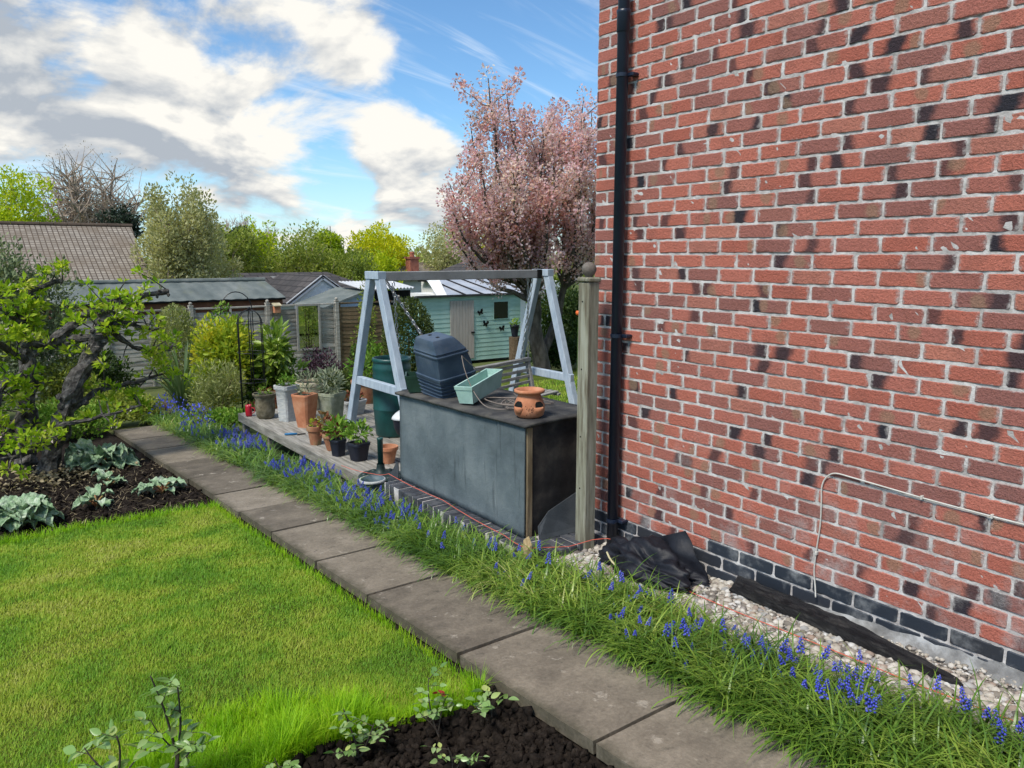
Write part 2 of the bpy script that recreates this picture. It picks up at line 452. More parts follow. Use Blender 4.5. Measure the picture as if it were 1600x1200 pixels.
sheet('soil_bed', np.arange(-.6, 1.735, .022), np.arange(.9, 2.75, .022), soil_z, M_soil, inside=lambda x, y: y < near_edge(x) + .05)
sheet('vegetable_bed', np.concatenate([np.arange(-3, -.3, .15), np.arange(-.3, 1.735, .03)]), np.concatenate([np.arange(6.4, 9.4, .03), np.arange(9.4, 14.5, .12)]), soil_z, M_soil, inside=lambda x, y: y > far_edge(x) - .06)
def clods(name, boxes, n, label):
    base = bmesh.new(); bmesh.ops.create_icosphere(base, subdivisions=1, radius=1)
    bv = np.array([v.co[:] for v in base.verts]); bf = np.array([[v.index for v in f.verts] for f in base.faces]); base.free()
    out = []
    for (x0, x1, y0, y1, ok) in boxes:
        m = 0
        while m < n:
            x, y = random.uniform(x0, x1), random.uniform(y0, y1)
            if not ok(x, y): continue
            m += 1; r = .0025 + .021 * random.random() ** 4
            k = bv * (1 + RNG.normal(size=(len(bv), 1)) * .38) * r * RNG.uniform(.6, 1.3, size=(1, 3))
            out.append((k + np.array([x, y, soil_z(x, y) + r * .3]), bf))
    V, F = join_arrays(out)
    o = link(name, np_mesh(name, V, F), M_soil); tag(o, label, 'soil', kind='stuff')
clods('soil_clods', [(.3, 1.72, 1.5, 2.7, lambda x, y: y < near_edge(x) - .01), (-.2, 1.72, 6.5, 9.0, lambda x, y: y > far_edge(x) + .03)], 8500, 'loose dark clods of dug soil in the beds')

# lawn -------------------------------------------------------------
def lawn_material():
    t = NT('lawn_base'); pos = t.pos()
    c = t.ramp(t.noise(pos, 2.2, 5, .6), [(.055, .085, .012, .3), (.10, .14, .018, .5), (.15, .17, .035, .7)])
    f = t.noise(pos, 160, 4, .7)
    c = t.mix(.7, c, t.mix(f, (.3, .3, .3), (1.4, 1.4, 1.4)), 'MULTIPLY')
    t.base(c, .95, .1); t.bump(f, .8, .02); return t.m
M_lawn = lawn_material()
def lawn_z(x, y): return zg(y) - .050 + .012 * vnoise(x, y, 1.7, 8.0)
sheet('lawn', np.concatenate([np.arange(-6, -.4, .4), np.arange(-.4, 1.685, .05)]), np.arange(2.15, 6.6, .05), lawn_z, M_lawn,
      inside=lambda x, y: near_edge(x) - .02 < y < far_edge(x))
def grass_material(name, cols, drift):
    t = NT(name); pos = t.pos()
    nz = t.smooth(t.noise(pos, drift, 4, .6), .32, .68)
    f = t.math('ADD', t.math('MULTIPLY', t.island(), .38), t.math('MULTIPLY', nz, .62))
    c = t.ramp(f, cols); t.base(c, .55, .25)
    tr = t.N('ShaderNodeBsdfTranslucent'); t.l.new(t.mix(1.0, c, (1.2, 1.2, .7), 'MULTIPLY'), tr.inputs[0])
    mx = t.N('ShaderNodeMixShader'); mx.inputs[0].default_value = .40
    t.l.new(t.b.outputs[0], mx.inputs[1]); t.l.new(tr.outputs[0], mx.inputs[2]); t.l.new(mx.outputs[0], t.out.inputs[0]); return t.m
M_grass = grass_material('lawn_grass', [(.12, .29, .030, 0), (.22, .41, .036, .35), (.37, .50, .052, .60), (.48, .52, .09, .84), (.56, .55, .20, 1)], 1.9)
M_grass_long = grass_material('long_grass', [(.16, .38, .010, 0), (.28, .52, .012, .5), (.42, .62, .02, .85), (.58, .60, .14, 1)], 2.5)
def scatter_lawn(n, x0, x1, y0, y1, ok, power=1.0):
    pts = []
    while sum(len(p) for p in pts) < n:
        m = n
        x = RNG.uniform(x0, x1, m); y = y0 + (y1 - y0) * RNG.random(m) ** power
        k = ok(x, y); pts.append(np.stack([x[k], y[k]], 1))
    return np.concatenate(pts)[:n]
ne = np.vectorize(near_edge); fe = np.vectorize(far_edge)
def lawn_zv(x, y):
    return zgv(y) - .050 + .012 * np.array([vnoise(a, b, 1.7, 8.0) for a, b in zip(x, y)])
p = scatter_lawn(210000, -.35, 1.672, 2.3, 6.55, lambda x, y: (y > ne(x) + .02) & ~((np.abs(y - ne(x) - .24 - .05 * np.sin(x * 5 + 1)) < .026) & (x < 1.3)) & (y < fe(x)) & (x > .22 * y - 1.35), 1.7)
n = len(p); P = np.stack([p[:, 0], p[:, 1], lawn_zv(p[:, 0], p[:, 1])], 1)
dens = np.clip(1.25 - (p[:, 1] - 2.3) * .05, .8, 1.3)
patch = np.array([vnoise(a, b, 2.6, 4.4) for a, b in p])
arr = [blade_arrays(P, RNG.uniform(0, 2 * PI, n), RNG.uniform(.010, .030, n) * (1 + .55 * patch), RNG.uniform(.0018, .0036, n) * np.clip(p[:, 1] / 3.0, 1, 1.9), RNG.uniform(.05, .7, n), RNG.uniform(.5, 1.5, n), 2)]
V, F = join_arrays(arr)
o = link('lawn_grass', np_mesh('lawn_grass', V, F), M_grass); tag(o, 'short mown yellow-green grass of the lawn', 'grass', kind='stuff')
# longer unmown fringe towards the rose bed, with a ragged dark furrow in it
def fringe(x, y):
    e = ne(x); d = y - e
    top = .46 + .14 * np.sin(x * 3.1) - .22 * (x - .6).clip(0, 1)
    furrow = np.abs(d - .24 - .05 * np.sin(x * 5 + 1)) < .034 + .02 * np.sin(x * 11)
    return (d > -.03) & (RNG.random(len(x)) < np.clip(1.25 - d / top, 0, 1) ** 1.3) & ~(furrow & (RNG.random(len(x)) < .93) & (x < 1.35))
p = scatter_lawn(24000, -.3, 1.675, 2.2, 3.4, fringe); n = len(p)
P = np.stack([p[:, 0], p[:, 1], lawn_zv(p[:, 0], p[:, 1])], 1)
tuft = np.array([vnoise(a, b, 6.5, 2.2) + .6 * vnoise(a, b, 17, 5.2) for a, b in p])
fade = np.clip(1.15 - (p[:, 1] - ne(p[:, 0])) / .75, .35, 1)
arr = blade_arrays(P, RNG.uniform(0, 2 * PI, n), RNG.uniform(.035, .13, n) * fade * np.clip(1 + 1.1 * tuft, .25, 2), RNG.uniform(.0025, .005, n), RNG.uniform(0, .45, n), RNG.uniform(.3, 1.6, n), 3)
arr2 = []
# wisps along the path edge and the far bed edge
m = 1500; yy = RNG.uniform(2.6, 6.5, m); xx = 1.685 - np.abs(RNG.normal(0, .025, m))
arr2.append(blade_arrays(np.stack([xx, yy, zgv(yy) - .05], 1), RNG.uniform(0, 2 * PI, m), RNG.uniform(.03, .075, m), RNG.uniform(.003, .004, m), RNG.uniform(0, .4, m), RNG.uniform(.3, 1.3, m), 3))
m = 2600; xx = RNG.uniform(-.3, 1.70, m); yy = fe(xx) + RNG.normal(0, .05, m)
arr2.append(blade_arrays(np.stack([xx, yy, zgv(yy) - .055], 1), RNG.uniform(0, 2 * PI, m), RNG.uniform(.03, .10, m), RNG.uniform(.003, .005, m), RNG.uniform(0, .6, m), RNG.uniform(.5, 1.7, m), 3))
V, F = join_arrays([arr] + arr2)
o = link('long_grass', np_mesh('long_grass', V, F), M_grass_long); tag(o, 'long bright green grass fringing the lawn and the beds', 'grass', kind='stuff')
# second lawn behind the swing
M_lawn2 = M_lawn
sheet('back_lawn', np.arange(6.2, 14, .4), np.arange(6.5, 13.0, .4), lambda x, y: zg(y) - .04, M_lawn)
p = scatter_lawn(16000, 6.2, 10.5, 6.8, 11.5, lambda x, y: x > 0); n = len(p)
P = np.stack([p[:, 0], p[:, 1], zgv(p[:, 1]) - .04], 1)
V, F = blade_arrays(P, RNG.uniform(0, 2 * PI, n), RNG.uniform(.03, .06, n), RNG.uniform(.008, .013, n), RNG.uniform(0, .5, n), RNG.uniform(.4, 1.3, n), 2)
o = link('back_lawn_grass', np_mesh('back_lawn_grass', V, F), M_grass); tag(o, 'sunlit grass of the lawn behind the swing', 'grass', kind='stuff')

# path of concrete slabs -----------------------------------------------
def slab_material():
    t = NT('path_slab'); pos = t.pos()
    a = t.noise(pos, 4.2, 7, .68); b = t.noise(pos, 60, 4, .7); e = t.noise(pos, 1.1, 3)
    c = t.ramp(t.math('ADD', t.math('MULTIPLY', a, .70), t.math('MULTIPLY', t.orand(), .32)), [(.075, .063, .048, .25), (.155, .130, .100, .45), (.235, .198, .150, .60), (.33, .28, .22, .78)])
    c = t.mix(t.smooth(t.noise(pos, 9, 5, .7), .60, .70, 0, .7), c, (.42, .37, .30))
    c = t.mix(t.smooth(t.noise(pos, 16, 6, .7), .58, .70, 0, .6), c, (.060, .055, .045))
    oc = t.objco(); sx = t.N('ShaderNodeSeparateXYZ'); t.l.new(oc, sx.inputs[0])
    ed = t.math('ADD', t.math('ABSOLUTE', t.math('SUBTRACT', sx.outputs[0], .30)), t.math('MULTIPLY', t.noise(pos, 11, 5, .7), .14))
    c = t.mix(t.smooth(ed, .30, .40, 0, .75), c, (.050, .048, .026))
    c = t.mix(t.math('MULTIPLY', t.orand(), .45), c, t.mix(.5, c, (.10, .085, .065)))
    c = t.mix(.75, c, t.mix(b, (.35, .35, .35), (1.65, 1.65, 1.65)), 'MULTIPLY')
    t.base(c, .9, .2); t.bump(t.math('ADD', b, t.math('MULTIPLY', t.noise(pos, 14, 3), 1.5)), .5, .006); return t.m
M_slab = slab_material()
path = thing('path', None, None, (1.73, 0, 0)); tag(path, kind='structure')
joints = [-.95, -.02, .91, 1.847, 2.76, 3.69, 4.43, 5.245, 5.97, 6.695, 7.548, 8.5, 9.545, 10.5, 11.6]
def slab_mesh(L, w=.60, th=.055):
    """a concrete slab on a fine grid with worn corners and uneven arris"""
    nx, ny = 7, max(6, int(L / .09)); sd = random.uniform(0, 99)
    vs, fs = [], []
    for j in range(ny + 1):
        for i in range(nx + 1):
            x = w * i / nx; y = L * j / ny
            wob = lambda q: .004 * mnoise.noise(Vector((x * 9 + sd, y * 9, q)))
            if i in (0, nx): x += wob(1)
            if j in (0, ny): y += wob(5)
            z = -.0025 if i in (0, nx) or j in (0, ny) else .002 * mnoise.noise(Vector((x * 4, y * 4, sd)))
            vs.append((x, y, z))
    idx = lambda i, j: j * (nx + 1) + i
    for j in range(ny):
        for i in range(nx): fs.append((idx(i, j), idx(i + 1, j), idx(i + 1, j + 1), idx(i, j + 1)))
    ring = [idx(i, 0) for i in range(nx)] + [idx(nx, j) for j in range(ny)] + [idx(i, ny) for i in range(nx, 0, -1)] + [idx(0, j) for j in range(ny, 0, -1)]
    b = len(vs); vs += [(vs[k][0], vs[k][1], -th) for k in ring]; m = len(ring)
    fs += [(ring[(k + 1) % m], ring[k], b + k, b + (k + 1) % m) for k in range(m)]
    me = bpy.data.meshes.new('slab'); me.from_pydata(vs, [], fs); me.update(); return me
for a, b in zip(joints[:-1], joints[1:]):
    o = link('slab', slab_mesh(b - a - random.uniform(.016, .026)), M_slab, path)
    o.location = (random.uniform(-.008, .008), a + .008, zg(a) + random.uniform(-.004, .004))
    o.rotation_euler = (-SLOPE + random.uniform(-.004, .004), random.uniform(-.008, .008), random.uniform(-.006, .006))
M_path_bed = M_soil
sheet('path_bedding', np.arange(1.60, 2.45, .1), np.arange(-1, 11.8, .1), lambda x, y: zg(y) - (.085 if x < 1.76 else .060) + .006 * vnoise(x, y, 9, 3), M_soil)

# flower bed beside the path, gravel strip along the house ---------------
def bed_right(y):   # boundary between grape hyacinths and gravel / deck edge
    return float(np.interp(y, [-1, .9, 1.08, 1.52, 2.02, 2.7, 3.35, 3.6, 5, 9.5, 11.5], [2.92, 2.90, 2.85, 2.76, 2.78, 2.84, 2.78, 2.67, 2.68, 2.80, 3.1]))
sheet('flower_bed', np.arange(2.30, 3.25, .08), np.arange(-1, 13.0, .1), lambda x, y: zg(y) - .022 + .012 * vnoise(x, y, 8, 2), M_soil, inside=lambda x, y: x < bed_right(y) + .05)
def gravel_z(x, y): return zg(y) - .012 + .010 * vnoise(x, y, 6, 9)
M_gravel = NT('gravel'); t = M_gravel
c = t.ramp(t.island(), [(.13, .115, .10, 0), (.31, .275, .225, .18), (.46, .42, .355, .4), (.56, .53, .475, .65), (.30, .22, .17, .72), (.27, .265, .255, .84), (.62, .60, .56, 1)])
f = t.noise(t.pos(), 130, 4, .65); c = t.mix(.5, c, t.mix(f, (.5, .5, .5), (1.45, 1.45, 1.45)), 'MULTIPLY'); t.base(c, .85, .25); t.bump(f, .4, .004); M_gravel = t.m
M_gravel_bed = pm('gravel_bed', [(.10, .09, .08), (.20, .18, .16), (.32, .29, .26)], 60, .95, .8, 150, .01, coord='pos')
sheet('gravel_bed', np.arange(2.6, 3.34, .06), np.arange(-2.0, 3.50, .06), gravel_z, M_gravel_bed, inside=lambda x, y: x > bed_right(y) - .12)
base = bmesh.new(); bmesh.ops.create_icosphere(base, subdivisions=1, radius=1)
bv0 = np.array([v.co[:] for v in base.verts]); bf0 = np.array([[v.index for v in f.verts] for f in base.faces]); base.free()
out = []
while len(out) < 9500:
    x, y = random.uniform(2.62, 3.315), random.uniform(.35, 3.46)
    if x < bed_right(y) - .05 + random.uniform(-.06, .06): continue
    r = random.choice([.005, .007, .009, .011, .012, .014, .018, .021]) * random.uniform(.8, 1.2)
    if x > 3.2 and y < 1.9: r *= .55
    q = bv0 * (1 + RNG.normal(size=(len(bv0), 1)) * .16) * r * np.array([[random.uniform(.8, 1.4), random.uniform(.8, 1.4), random.uniform(.55, .9)]])
    a = random.uniform(0, PI); q = q @ np.array([[math.cos(a), math.sin(a), 0], [-math.sin(a), math.cos(a), 0], [0, 0, 1]])
    out.append((q + np.array([x, y, gravel_z(x, y) + random.uniform(0, .014)]), bf0))
V, F = join_arrays(out)
o = link('gravel', np_mesh('gravel', V, F), M_gravel); tag(o, 'pale mixed gravel along the foot of the brick wall', 'gravel', kind='stuff')

# grape hyacinths: strap leaves and blue flower spikes
M_strap = leafmat('strap_leaf', [(.045, .11, .018, 0), (.095, .20, .025, .35), (.19, .32, .04, .65), (.36, .46, .08, .88), (.58, .54, .26, 1)], .3, .32, 1.4, .5)
def strap_density(n, y0, y1):
    y = RNG.uniform(y0, y1, n); br = np.array([bed_right(v) for v in y])
    lo = 2.26; x = lo + (br - .02 - lo) * RNG.beta(1.15, 1.35, n)
    return np.stack([x, y, zgv(y) - .02], 1)
parts_ = []
for cnt, y0, y1, wmul in ((6400, .55, 2.4, 1.55), (5600, 2.4, 4.4, 1.6), (5200, 4.4, 7.2, 1.75), (4600, 7.2, 12.2, 2.1)):
    cl = strap_density(cnt // 7, y0, y1); P = np.repeat(cl, 7, 0) + np.concatenate([RNG.normal(0, .016, (cnt // 7 * 7, 2)), np.zeros((cnt // 7 * 7, 1))], 1)
    n = len(P); az = RNG.uniform(0, 2 * PI, n)
    # leaves flop mostly over the path side where there is room
    az = np.where(RNG.random(n) < .35, RNG.normal(PI, .7, n), az)
    parts_.append(blade_arrays(P, az, RNG.uniform(.13, .30, n), RNG.uniform(.0042, .0075, n) * wmul, RNG.uniform(.05, .7, n), RNG.uniform(1.2, 2.9, n), 6))
V, F = join_arrays(parts_)
o = link('grape_hyacinth_leaves', np_mesh('grape_hyacinth_leaves', V, F), M_strap); tag(o, 'dense arching green leaves of the grape hyacinths beside the path', 'ground cover', kind='stuff')
M_bell = leafmat('blue_bell', [(.045, .06, .42, 0), (.08, .10, .66, .4), (.15, .17, .80, .75), (.36, .33, .80, 1)], .2, .5, 3.0, .3)
M_stalk = pm('flower_stalk', [(.08, .15, .04), (.12, .20, .05)], 20, .6, 0)
oct_v = np.array([(1, 0, 0), (0, 1, 0), (-1, 0, 0), (0, -1, 0), (0, 0, 1), (0, 0, -1)], float); oct_f = np.array([(0, 1, 4), (1, 2, 4), (2, 3, 4), (3, 0, 4), (1, 0, 5), (2, 1, 5), (3, 2, 5), (0, 3, 5)])
bells, stalks = [], MB()
def spike(x, y, h, s):
    b = Vector((x, y, zg(y) - .02)); lean = Vector((random.gauss(0, .24), random.gauss(0, .24), 1)).normalized()
    top = b + lean * h
    stalks.tube([b, top], [.0024 * s, .0018 * s], 3, cap=False)
    nn = 22
    for k in range(nn):
        t_ = k / nn; rr = .0105 * s * (1 - .72 * t_); zz_ = -.048 * s * (1 - t_)
        a = k * 2.4; c = top + lean * zz_ + Vector((math.cos(a) * rr, math.sin(a) * rr, 0)); q = .0052 * s * (1 - .35 * t_) * random.uniform(.85, 1.2)
        bells.append((oct_v * q + np.array(c[:]), oct_f))
for (cnt, y0, y1, sc_, pw_) in ((96, .62, 3.3, 1.1, .75), (34, .75, 1.7, 1.1, .5), (26, 3.3, 4.8, .95, .8), (240, 4.4, 10.6, 1.05, .8), (190, 5.0, 9.4, 1.0, .6)):
    k_ = 0
    while k_ < cnt:
        y = random.uniform(y0, y1); x = 2.30 + (bed_right(y) - 2.33) * random.random() ** pw_
        if vnoise(x, y, 3.0, 6.6) < -.12: continue
        spike(x, y, random.uniform(.09, .21), random.uniform(.7, 1.3) * sc_); k_ += 1
        if random.random() < .35:
            spike(x + random.gauss(0, .025), y + random.gauss(0, .025), random.uniform(.08, .19), random.uniform(.6, 1.1) * sc_); k_ += 1
V, F = join_arrays(bells)
o = link('grape_hyacinth_flowers', np_mesh('grape_hyacinth_flowers', V, F), M_bell, None, True); tag(o, 'blue grape hyacinth flower spikes scattered along the bed', 'flowers', kind='stuff')
o = stalks.build('grape_hyacinth_stalks', M_stalk); tag(o, 'thin green stalks of the grape hyacinths', 'flowers', kind='stuff')

def smooth_path(p_, k=5):
    p_ = [Vector(q) for q in p_]; out = []
    for i in range(len(p_) - 1):
        a = p_[max(i - 1, 0)]; b = p_[i]; c = p_[i + 1]; d = p_[min(i + 2, len(p_) - 1)]
        for j in range(k):
            t_ = j / k; out.append(.5 * ((2 * b) + (c - a) * t_ + (2 * a - 5 * b + 4 * c - d) * t_ ** 2 + (3 * b - a - 3 * c + d) * t_ ** 3))
    return out + [p_[-1]]
# ------------------------------------------------------------------ brick house
WX = 3.32; CORNER = 3.62; BL = .2165; CH = .075; Z0 = .137; TOPN = 66; YEND = -4.2
house = thing('brick_house', 'red brick house gable wall with dark kiln marks and blue brick plinth', 'house', (WX, CORNER, 0))
def brick_mesh(L, H=.066, dep=.07, ch=.0045):
    """front faces -X; origin in the middle of the front face; uneven worn arris"""
    vs = []; h, l = H / 2, L / 2
    q = random.uniform(.004, .009); r = random.uniform(.004, .009); ring = [(-l + q, -h), (-l * .3, -h), (l * .35, -h), (l - r, -h), (l, -h + r), (l, h - q), (l - q, h), (l * .3, h), (-l * .4, h), (-l + r, h), (-l, h - r), (-l, -h + q)]
    j = lambda s=.0016: random.uniform(-s, s)
    for (y, z) in ring: vs.append((j(.0008), y - math.copysign(ch, y) * (abs(y) > l * .8) + j(.0022), z - math.copysign(ch, z) * (abs(z) > h * .7) + j(.0022)))
    out = [(y + j(), z + j()) for (y, z) in ring]
    for (y, z) in out: vs.append((ch + j(.0008), y, z))
    for (y, z) in out: vs.append((dep, y, z))
    K_ = len(ring); fs = [tuple(range(K_ - 1, -1, -1))]
    for a in range(K_):
        b = (a + 1) % K_
        fs += [(a, b, K_ + b, K_ + a), (K_ + a, K_ + b, 2 * K_ + b, 2 * K_ + a)]
    uv = [((-v[1] + l) / L, (v[2] + h) / H) for v in vs]
    return vs, fs, uv
def brick_data(L):
    vs, fs, uv = brick_mesh(L); me = bpy.data.meshes.new('brick'); me.from_pydata(vs, [], fs); me.update()
    la = me.uv_layers.new(name='UVMap')
    for lp in me.loops: la.data[lp.index].uv = uv[lp.vertex_index]
    return me
HALF = (BL - .010 - .010) / 2
FULLS = [brick_data(BL - .010) for _ in range(9)]; HALVES = [brick_data(HALF) for _ in range(4)]
cands = []
for n in range(-3, TOPN):
    z = Z0 + CH * (n + .5); y = CORNER - .001; k = 0
    jit_row = random.uniform(-.0015, .0015)
    while y > YEND:
        half = (k == 0 and n % 2)
        L = HALF if half else BL - .010
        cands.append((n, y - L / 2, z + jit_row + random.uniform(-.001, .001), half)); y -= L + .010; k += 1
def is_blue(n, y): return n == -2 or (n == -1 and y < 2.60) or (n == -3)
def in_view(y, z):
    v = Vector((WX, y, z - 1.70)); c_, s_ = math.cos(YAW), math.sin(YAW)
    r = v.x * c_ - v.y * s_; fh = v.x * s_ + v.y * c_
    f = fh * math.cos(PITCH) - v.z * math.sin(PITCH); u = fh * math.sin(PITCH) + v.z * math.cos(PITCH)
    if f < .3: return None
    px, py = 1200 * r / f, 1200 * u / f
    return f if abs(px) < 830 and abs(py) < 620 else None
reds = [c for c in cands if not is_blue(c[0], c[1])]
vis = sorted([(in_view(c[1], c[2]), i) for i, c in enumerate(reds) if in_view(c[1], c[2])])
chosen = set(i for _, i in vis[:298])
mass = [[], [], []]
for i, (n, y, z, half) in enumerate(reds):
    if i in chosen:
        o = link('brick', random.choice(HALVES if half else FULLS), M_brick, house)
        o.location = (random.uniform(-.0018, .0018), y - CORNER, z); o.rotation_euler = (random.uniform(-.004, .004), 0, random.uniform(-.006, .006))
    elif n < 50 or y < 2:
        vs, fs, uv = brick_mesh(HALF if half else BL - .010)
        b = len(mass[0]); dx = random.uniform(-.0018, .0018)
        mass[0] += [(v[0] + dx, v[1] + y - CORNER, v[2] + z) for v in vs]; mass[1] += [tuple(q + b for q in f) for f in fs]; mass[2] += uv
me = bpy.data.meshes.new('brickwork'); me.from_pydata(mass[0], [], mass[1]); me.update()
la = me.uv_layers.new(name='UVMap')
vi = np.empty(len(me.loops), dtype=np.int32); me.loops.foreach_get('vertex_index', vi)
la.data.foreach_set('uv', np.asarray(mass[2], dtype=np.float32)[vi].ravel())
o = link('brickwork', me, M_brick_mass, house); o['kind'] = 'stuff'
BLUES = []
for src in (FULLS[0], FULLS[1], FULLS[2], HALVES[0]):
    me = src.copy(); me.name = 'plinth_brick'; me.materials.clear(); me.materials.append(M_blue); BLUES.append(me)
for (n, y, z, half) in cands:
    if is_blue(n, y) and y > -.6:
        o = link('plinth_brick', BLUES[3] if half else random.choice(BLUES[:3]), None, house)
        o.location = (random.uniform(-.001, .001), y - CORNER, z)
# mortar body: stands 4 mm behind the brick faces, slightly uneven
def mortar():
    ys = np.arange(YEND, CORNER + .001, .0271); ys[-1] = CORNER - .004; zs = np.arange(-.20, Z0 + CH * TOPN, .0251)
    Y, Z = np.meshgrid(ys, zs); X = WX + .0040 + RNG.normal(0, .0016, Y.shape)
    V = np.stack([X.ravel(), Y.ravel(), Z.ravel()], 1); nx = len(ys)
    i = np.arange(len(zs) - 1)[:, None] * nx + np.arange(nx - 1)[None]
    F = np.stack([i, i + nx, i + nx + 1, i + 1], -1).reshape(-1, 4)
    o = link('mortar', np_mesh('mortar', V - np.array([WX, CORNER, 0]), F), M_mortar, house)
mortar()
t = NT('rear_brickwork'); bt = t.N('ShaderNodeTexBrick'); mp = t.N('ShaderNodeMapping'); t.l.new(t.pos(), mp.inputs[0]); mp.inputs['Rotation'].default_value = (R_(90), 0, 0)
t.l.new(mp.outputs[0], bt.inputs[0]); bt.inputs['Scale'].default_value = 1; bt.inputs['Brick Width'].default_value = .2165; bt.inputs['Row Height'].default_value = .075; bt.inputs['Mortar Size'].default_value = .005
bt.inputs['Color1'].default_value = (.42, .12, .08, 1); bt.inputs['Color2'].default_value = (.27, .09, .07, 1); bt.inputs['Mortar'].default_value = (.45, .43, .41, 1)
t.base(bt.outputs[0], .9, .2)
MB().box((WX + .02, YEND, -.22), (9.5, CORNER - .002, Z0 + CH * TOPN - .02)).build('wall', t.m, house)
M_roof_plain = pm('house_roof', [(.05, .04, .035), (.09, .07, .06)], 3, .9, .4)
m = MB(); zt = Z0 + CH * TOPN
m.add([(WX - .3, YEND - .3, zt - .1), (WX - .3, CORNER + .3, zt - .1), (6.4, CORNER + .3, zt + 1.9), (6.4, YEND - .3, zt + 1.9), (9.8, CORNER + .3, zt - .1), (9.8, YEND - .3, zt - .1)],
      [(0, 1, 2, 3), (3, 2, 4, 5), (1, 4, 2), (0, 3, 5), (0, 5, 4, 1)])
m.build('roof', M_roof_plain, house)
# rough footing and splashed mortar at the foot of the wall
m = MB(); ys = np.arange(-1.5, 2.22, .05); prof = [(.0, .030), (-.010, .022), (-.022, .008), (-.035, -.004), (-.05, -.02), (-.075, -.05)]
vs = []; k = len(prof)
for y in ys:
    f = min(1, max(.15, (2.3 - y) / .5))
    for (dx, dz) in prof: vs.append((WX + .006 + dx * f * (1 + .35 * vnoise(y, dx, 9)), y, zg(y) + .010 + dz + .020 * vnoise(y, dz * 3, 14) + .012 * vnoise(y, dz, 37)))
fs = [(i * k + j, i * k + j + 1, (i + 1) * k + j + 1, (i + 1) * k + j) for i in range(len(ys) - 1) for j in range(k - 1)]
m.add(vs, fs); m.build('footing', M_concrete, house, True)

# rainwater pipe
M_pipe = pm('black_plastic_pipe', [(.006, .012, .028), (.012, .020, .040)], 6, .38, .05, 60, coord='pos', spec=.5)
pipe = thing('drainpipe', 'black plastic drainpipe running down the corner of the brick house', 'drainpipe', (3.262, 3.345, -.10))
PX, PY = 3.262, 3.345
MB().lathe([(.034, -.12), (.034, 5.0)], (PX, PY, 0), 20).build('pipe', M_pipe, pipe, True)
for z in (3.02, -10):
    if z > 0: MB().lathe([(.0345, z - .07), (.039, z - .065), (.039, z + .03), (.041, z + .034), (.041, z + .05), (.034, z + .052)], (PX, PY, 0), 20, cap=(False, False)).build('socket', M_pipe, pipe, True)
for z in (2.72, 1.225, .06, 4.2):
    b = MB().lathe([(.034, z - .011), (.0385, z - .010), (.0385, z + .010), (.034, z + .011)], (PX, PY, 0), 20, cap=(False, False)).build('bracket', M_pipe, pipe)
    MB().cbox((PX + .01, PY - .075, z - .010), (PX + .055, PY - .030, z + .010), .003).tube([(PX + .02, PY - .068, z), (PX + .062, PY - .068, z)], .009, 8).build('lug', M_pipe, b)

# white cable on the wall
M_cable = pm('white_cable', [(.50, .48, .43), (.62, .60, .55)], 15, .5, .05, spec=.4)
cab = [(3.29, 1.954, .055), (3.307, 1.97, .10), (3.312, 1.985, .184), (3.311, 1.978, .30), (3.31, 1.968, .42), (3.309, 1.970, .54), (3.31, 1.974, .60), (3.31, 1.962, .645), (3.31, 1.935, .677), (3.31, 1.90, .690), (3.311, 1.83, .688), (3.311, 1.66, .680), (3.311, 1.508, .673), (3.311, 1.30, .668), (3.311, 1.115, .666), (3.311, .6, .66), (3.311, -.6, .665)]
cable = thing('cable', 'thin white cable looping up the brick wall and running right', 'cable', cab[0])
MB().tube(smooth_path(cab, 4), .0037, 8).build('cord', M_cable, cable, True)
for y, z in ((1.978, .27), (1.508, .674), (1.23, .6675), (.6, .66)):
    MB().cbox((3.302, y - .005, z - .009), (3.322, y + .005, z + .009), .002).build('clip', M_cable, cable)

# ------------------------------------------------------------------ timber post with ball
M_post = pm('treated_post', [(.15, .135, .095), (.26, .255, .19), (.35, .35, .28)], 5, .8, .5, 60, .004, stretch=(6, 6, .6), dirt=((.10, .075, .045), 3, .52, .7))
M_ball = pm('post_ball', [(.12, .10, .085), (.20, .175, .15)], 14, .8, .4)
M_hole = pm('hole', [(.006, .006, .005), (.010, .01, .01)], 5, .9, 0)
PO = (3.135, 3.46); zb = -.16
post = thing('wooden_post', 'tall square timber post with ball top beside the black drainpipe', 'post', (PO[0], PO[1], zb))
w = .046
MB().cbox((PO[0] - w, PO[1] - w, zb), (PO[0] + w, PO[1] + w, 1.545), .007).build('shaft', M_post, post)
MB().cbox((PO[0] - w - .008, PO[1] - w - .008, 1.547), (PO[0] + w + .008, PO[1] + w + .008, 1.575), .008).build('cap', M_post, post)
MB().lathe([(.001, 1.665), (.02, 1.662), (.036, 1.650), (.043, 1.632), (.044, 1.615), (.036, 1.594), (.026, 1.584), (.022, 1.576)], (PO[0], PO[1], 0), 20, cap=(True, False)).build('ball', M_ball, post, True)
for z in (1.43, 1.02, .60, .27): MB().tube([(PO[0] - w - .0015, PO[1] + .004, z), (PO[0] - w + .01, PO[1] + .004, z)], .0055, 8).build('bolt_hole', M_hole, post)

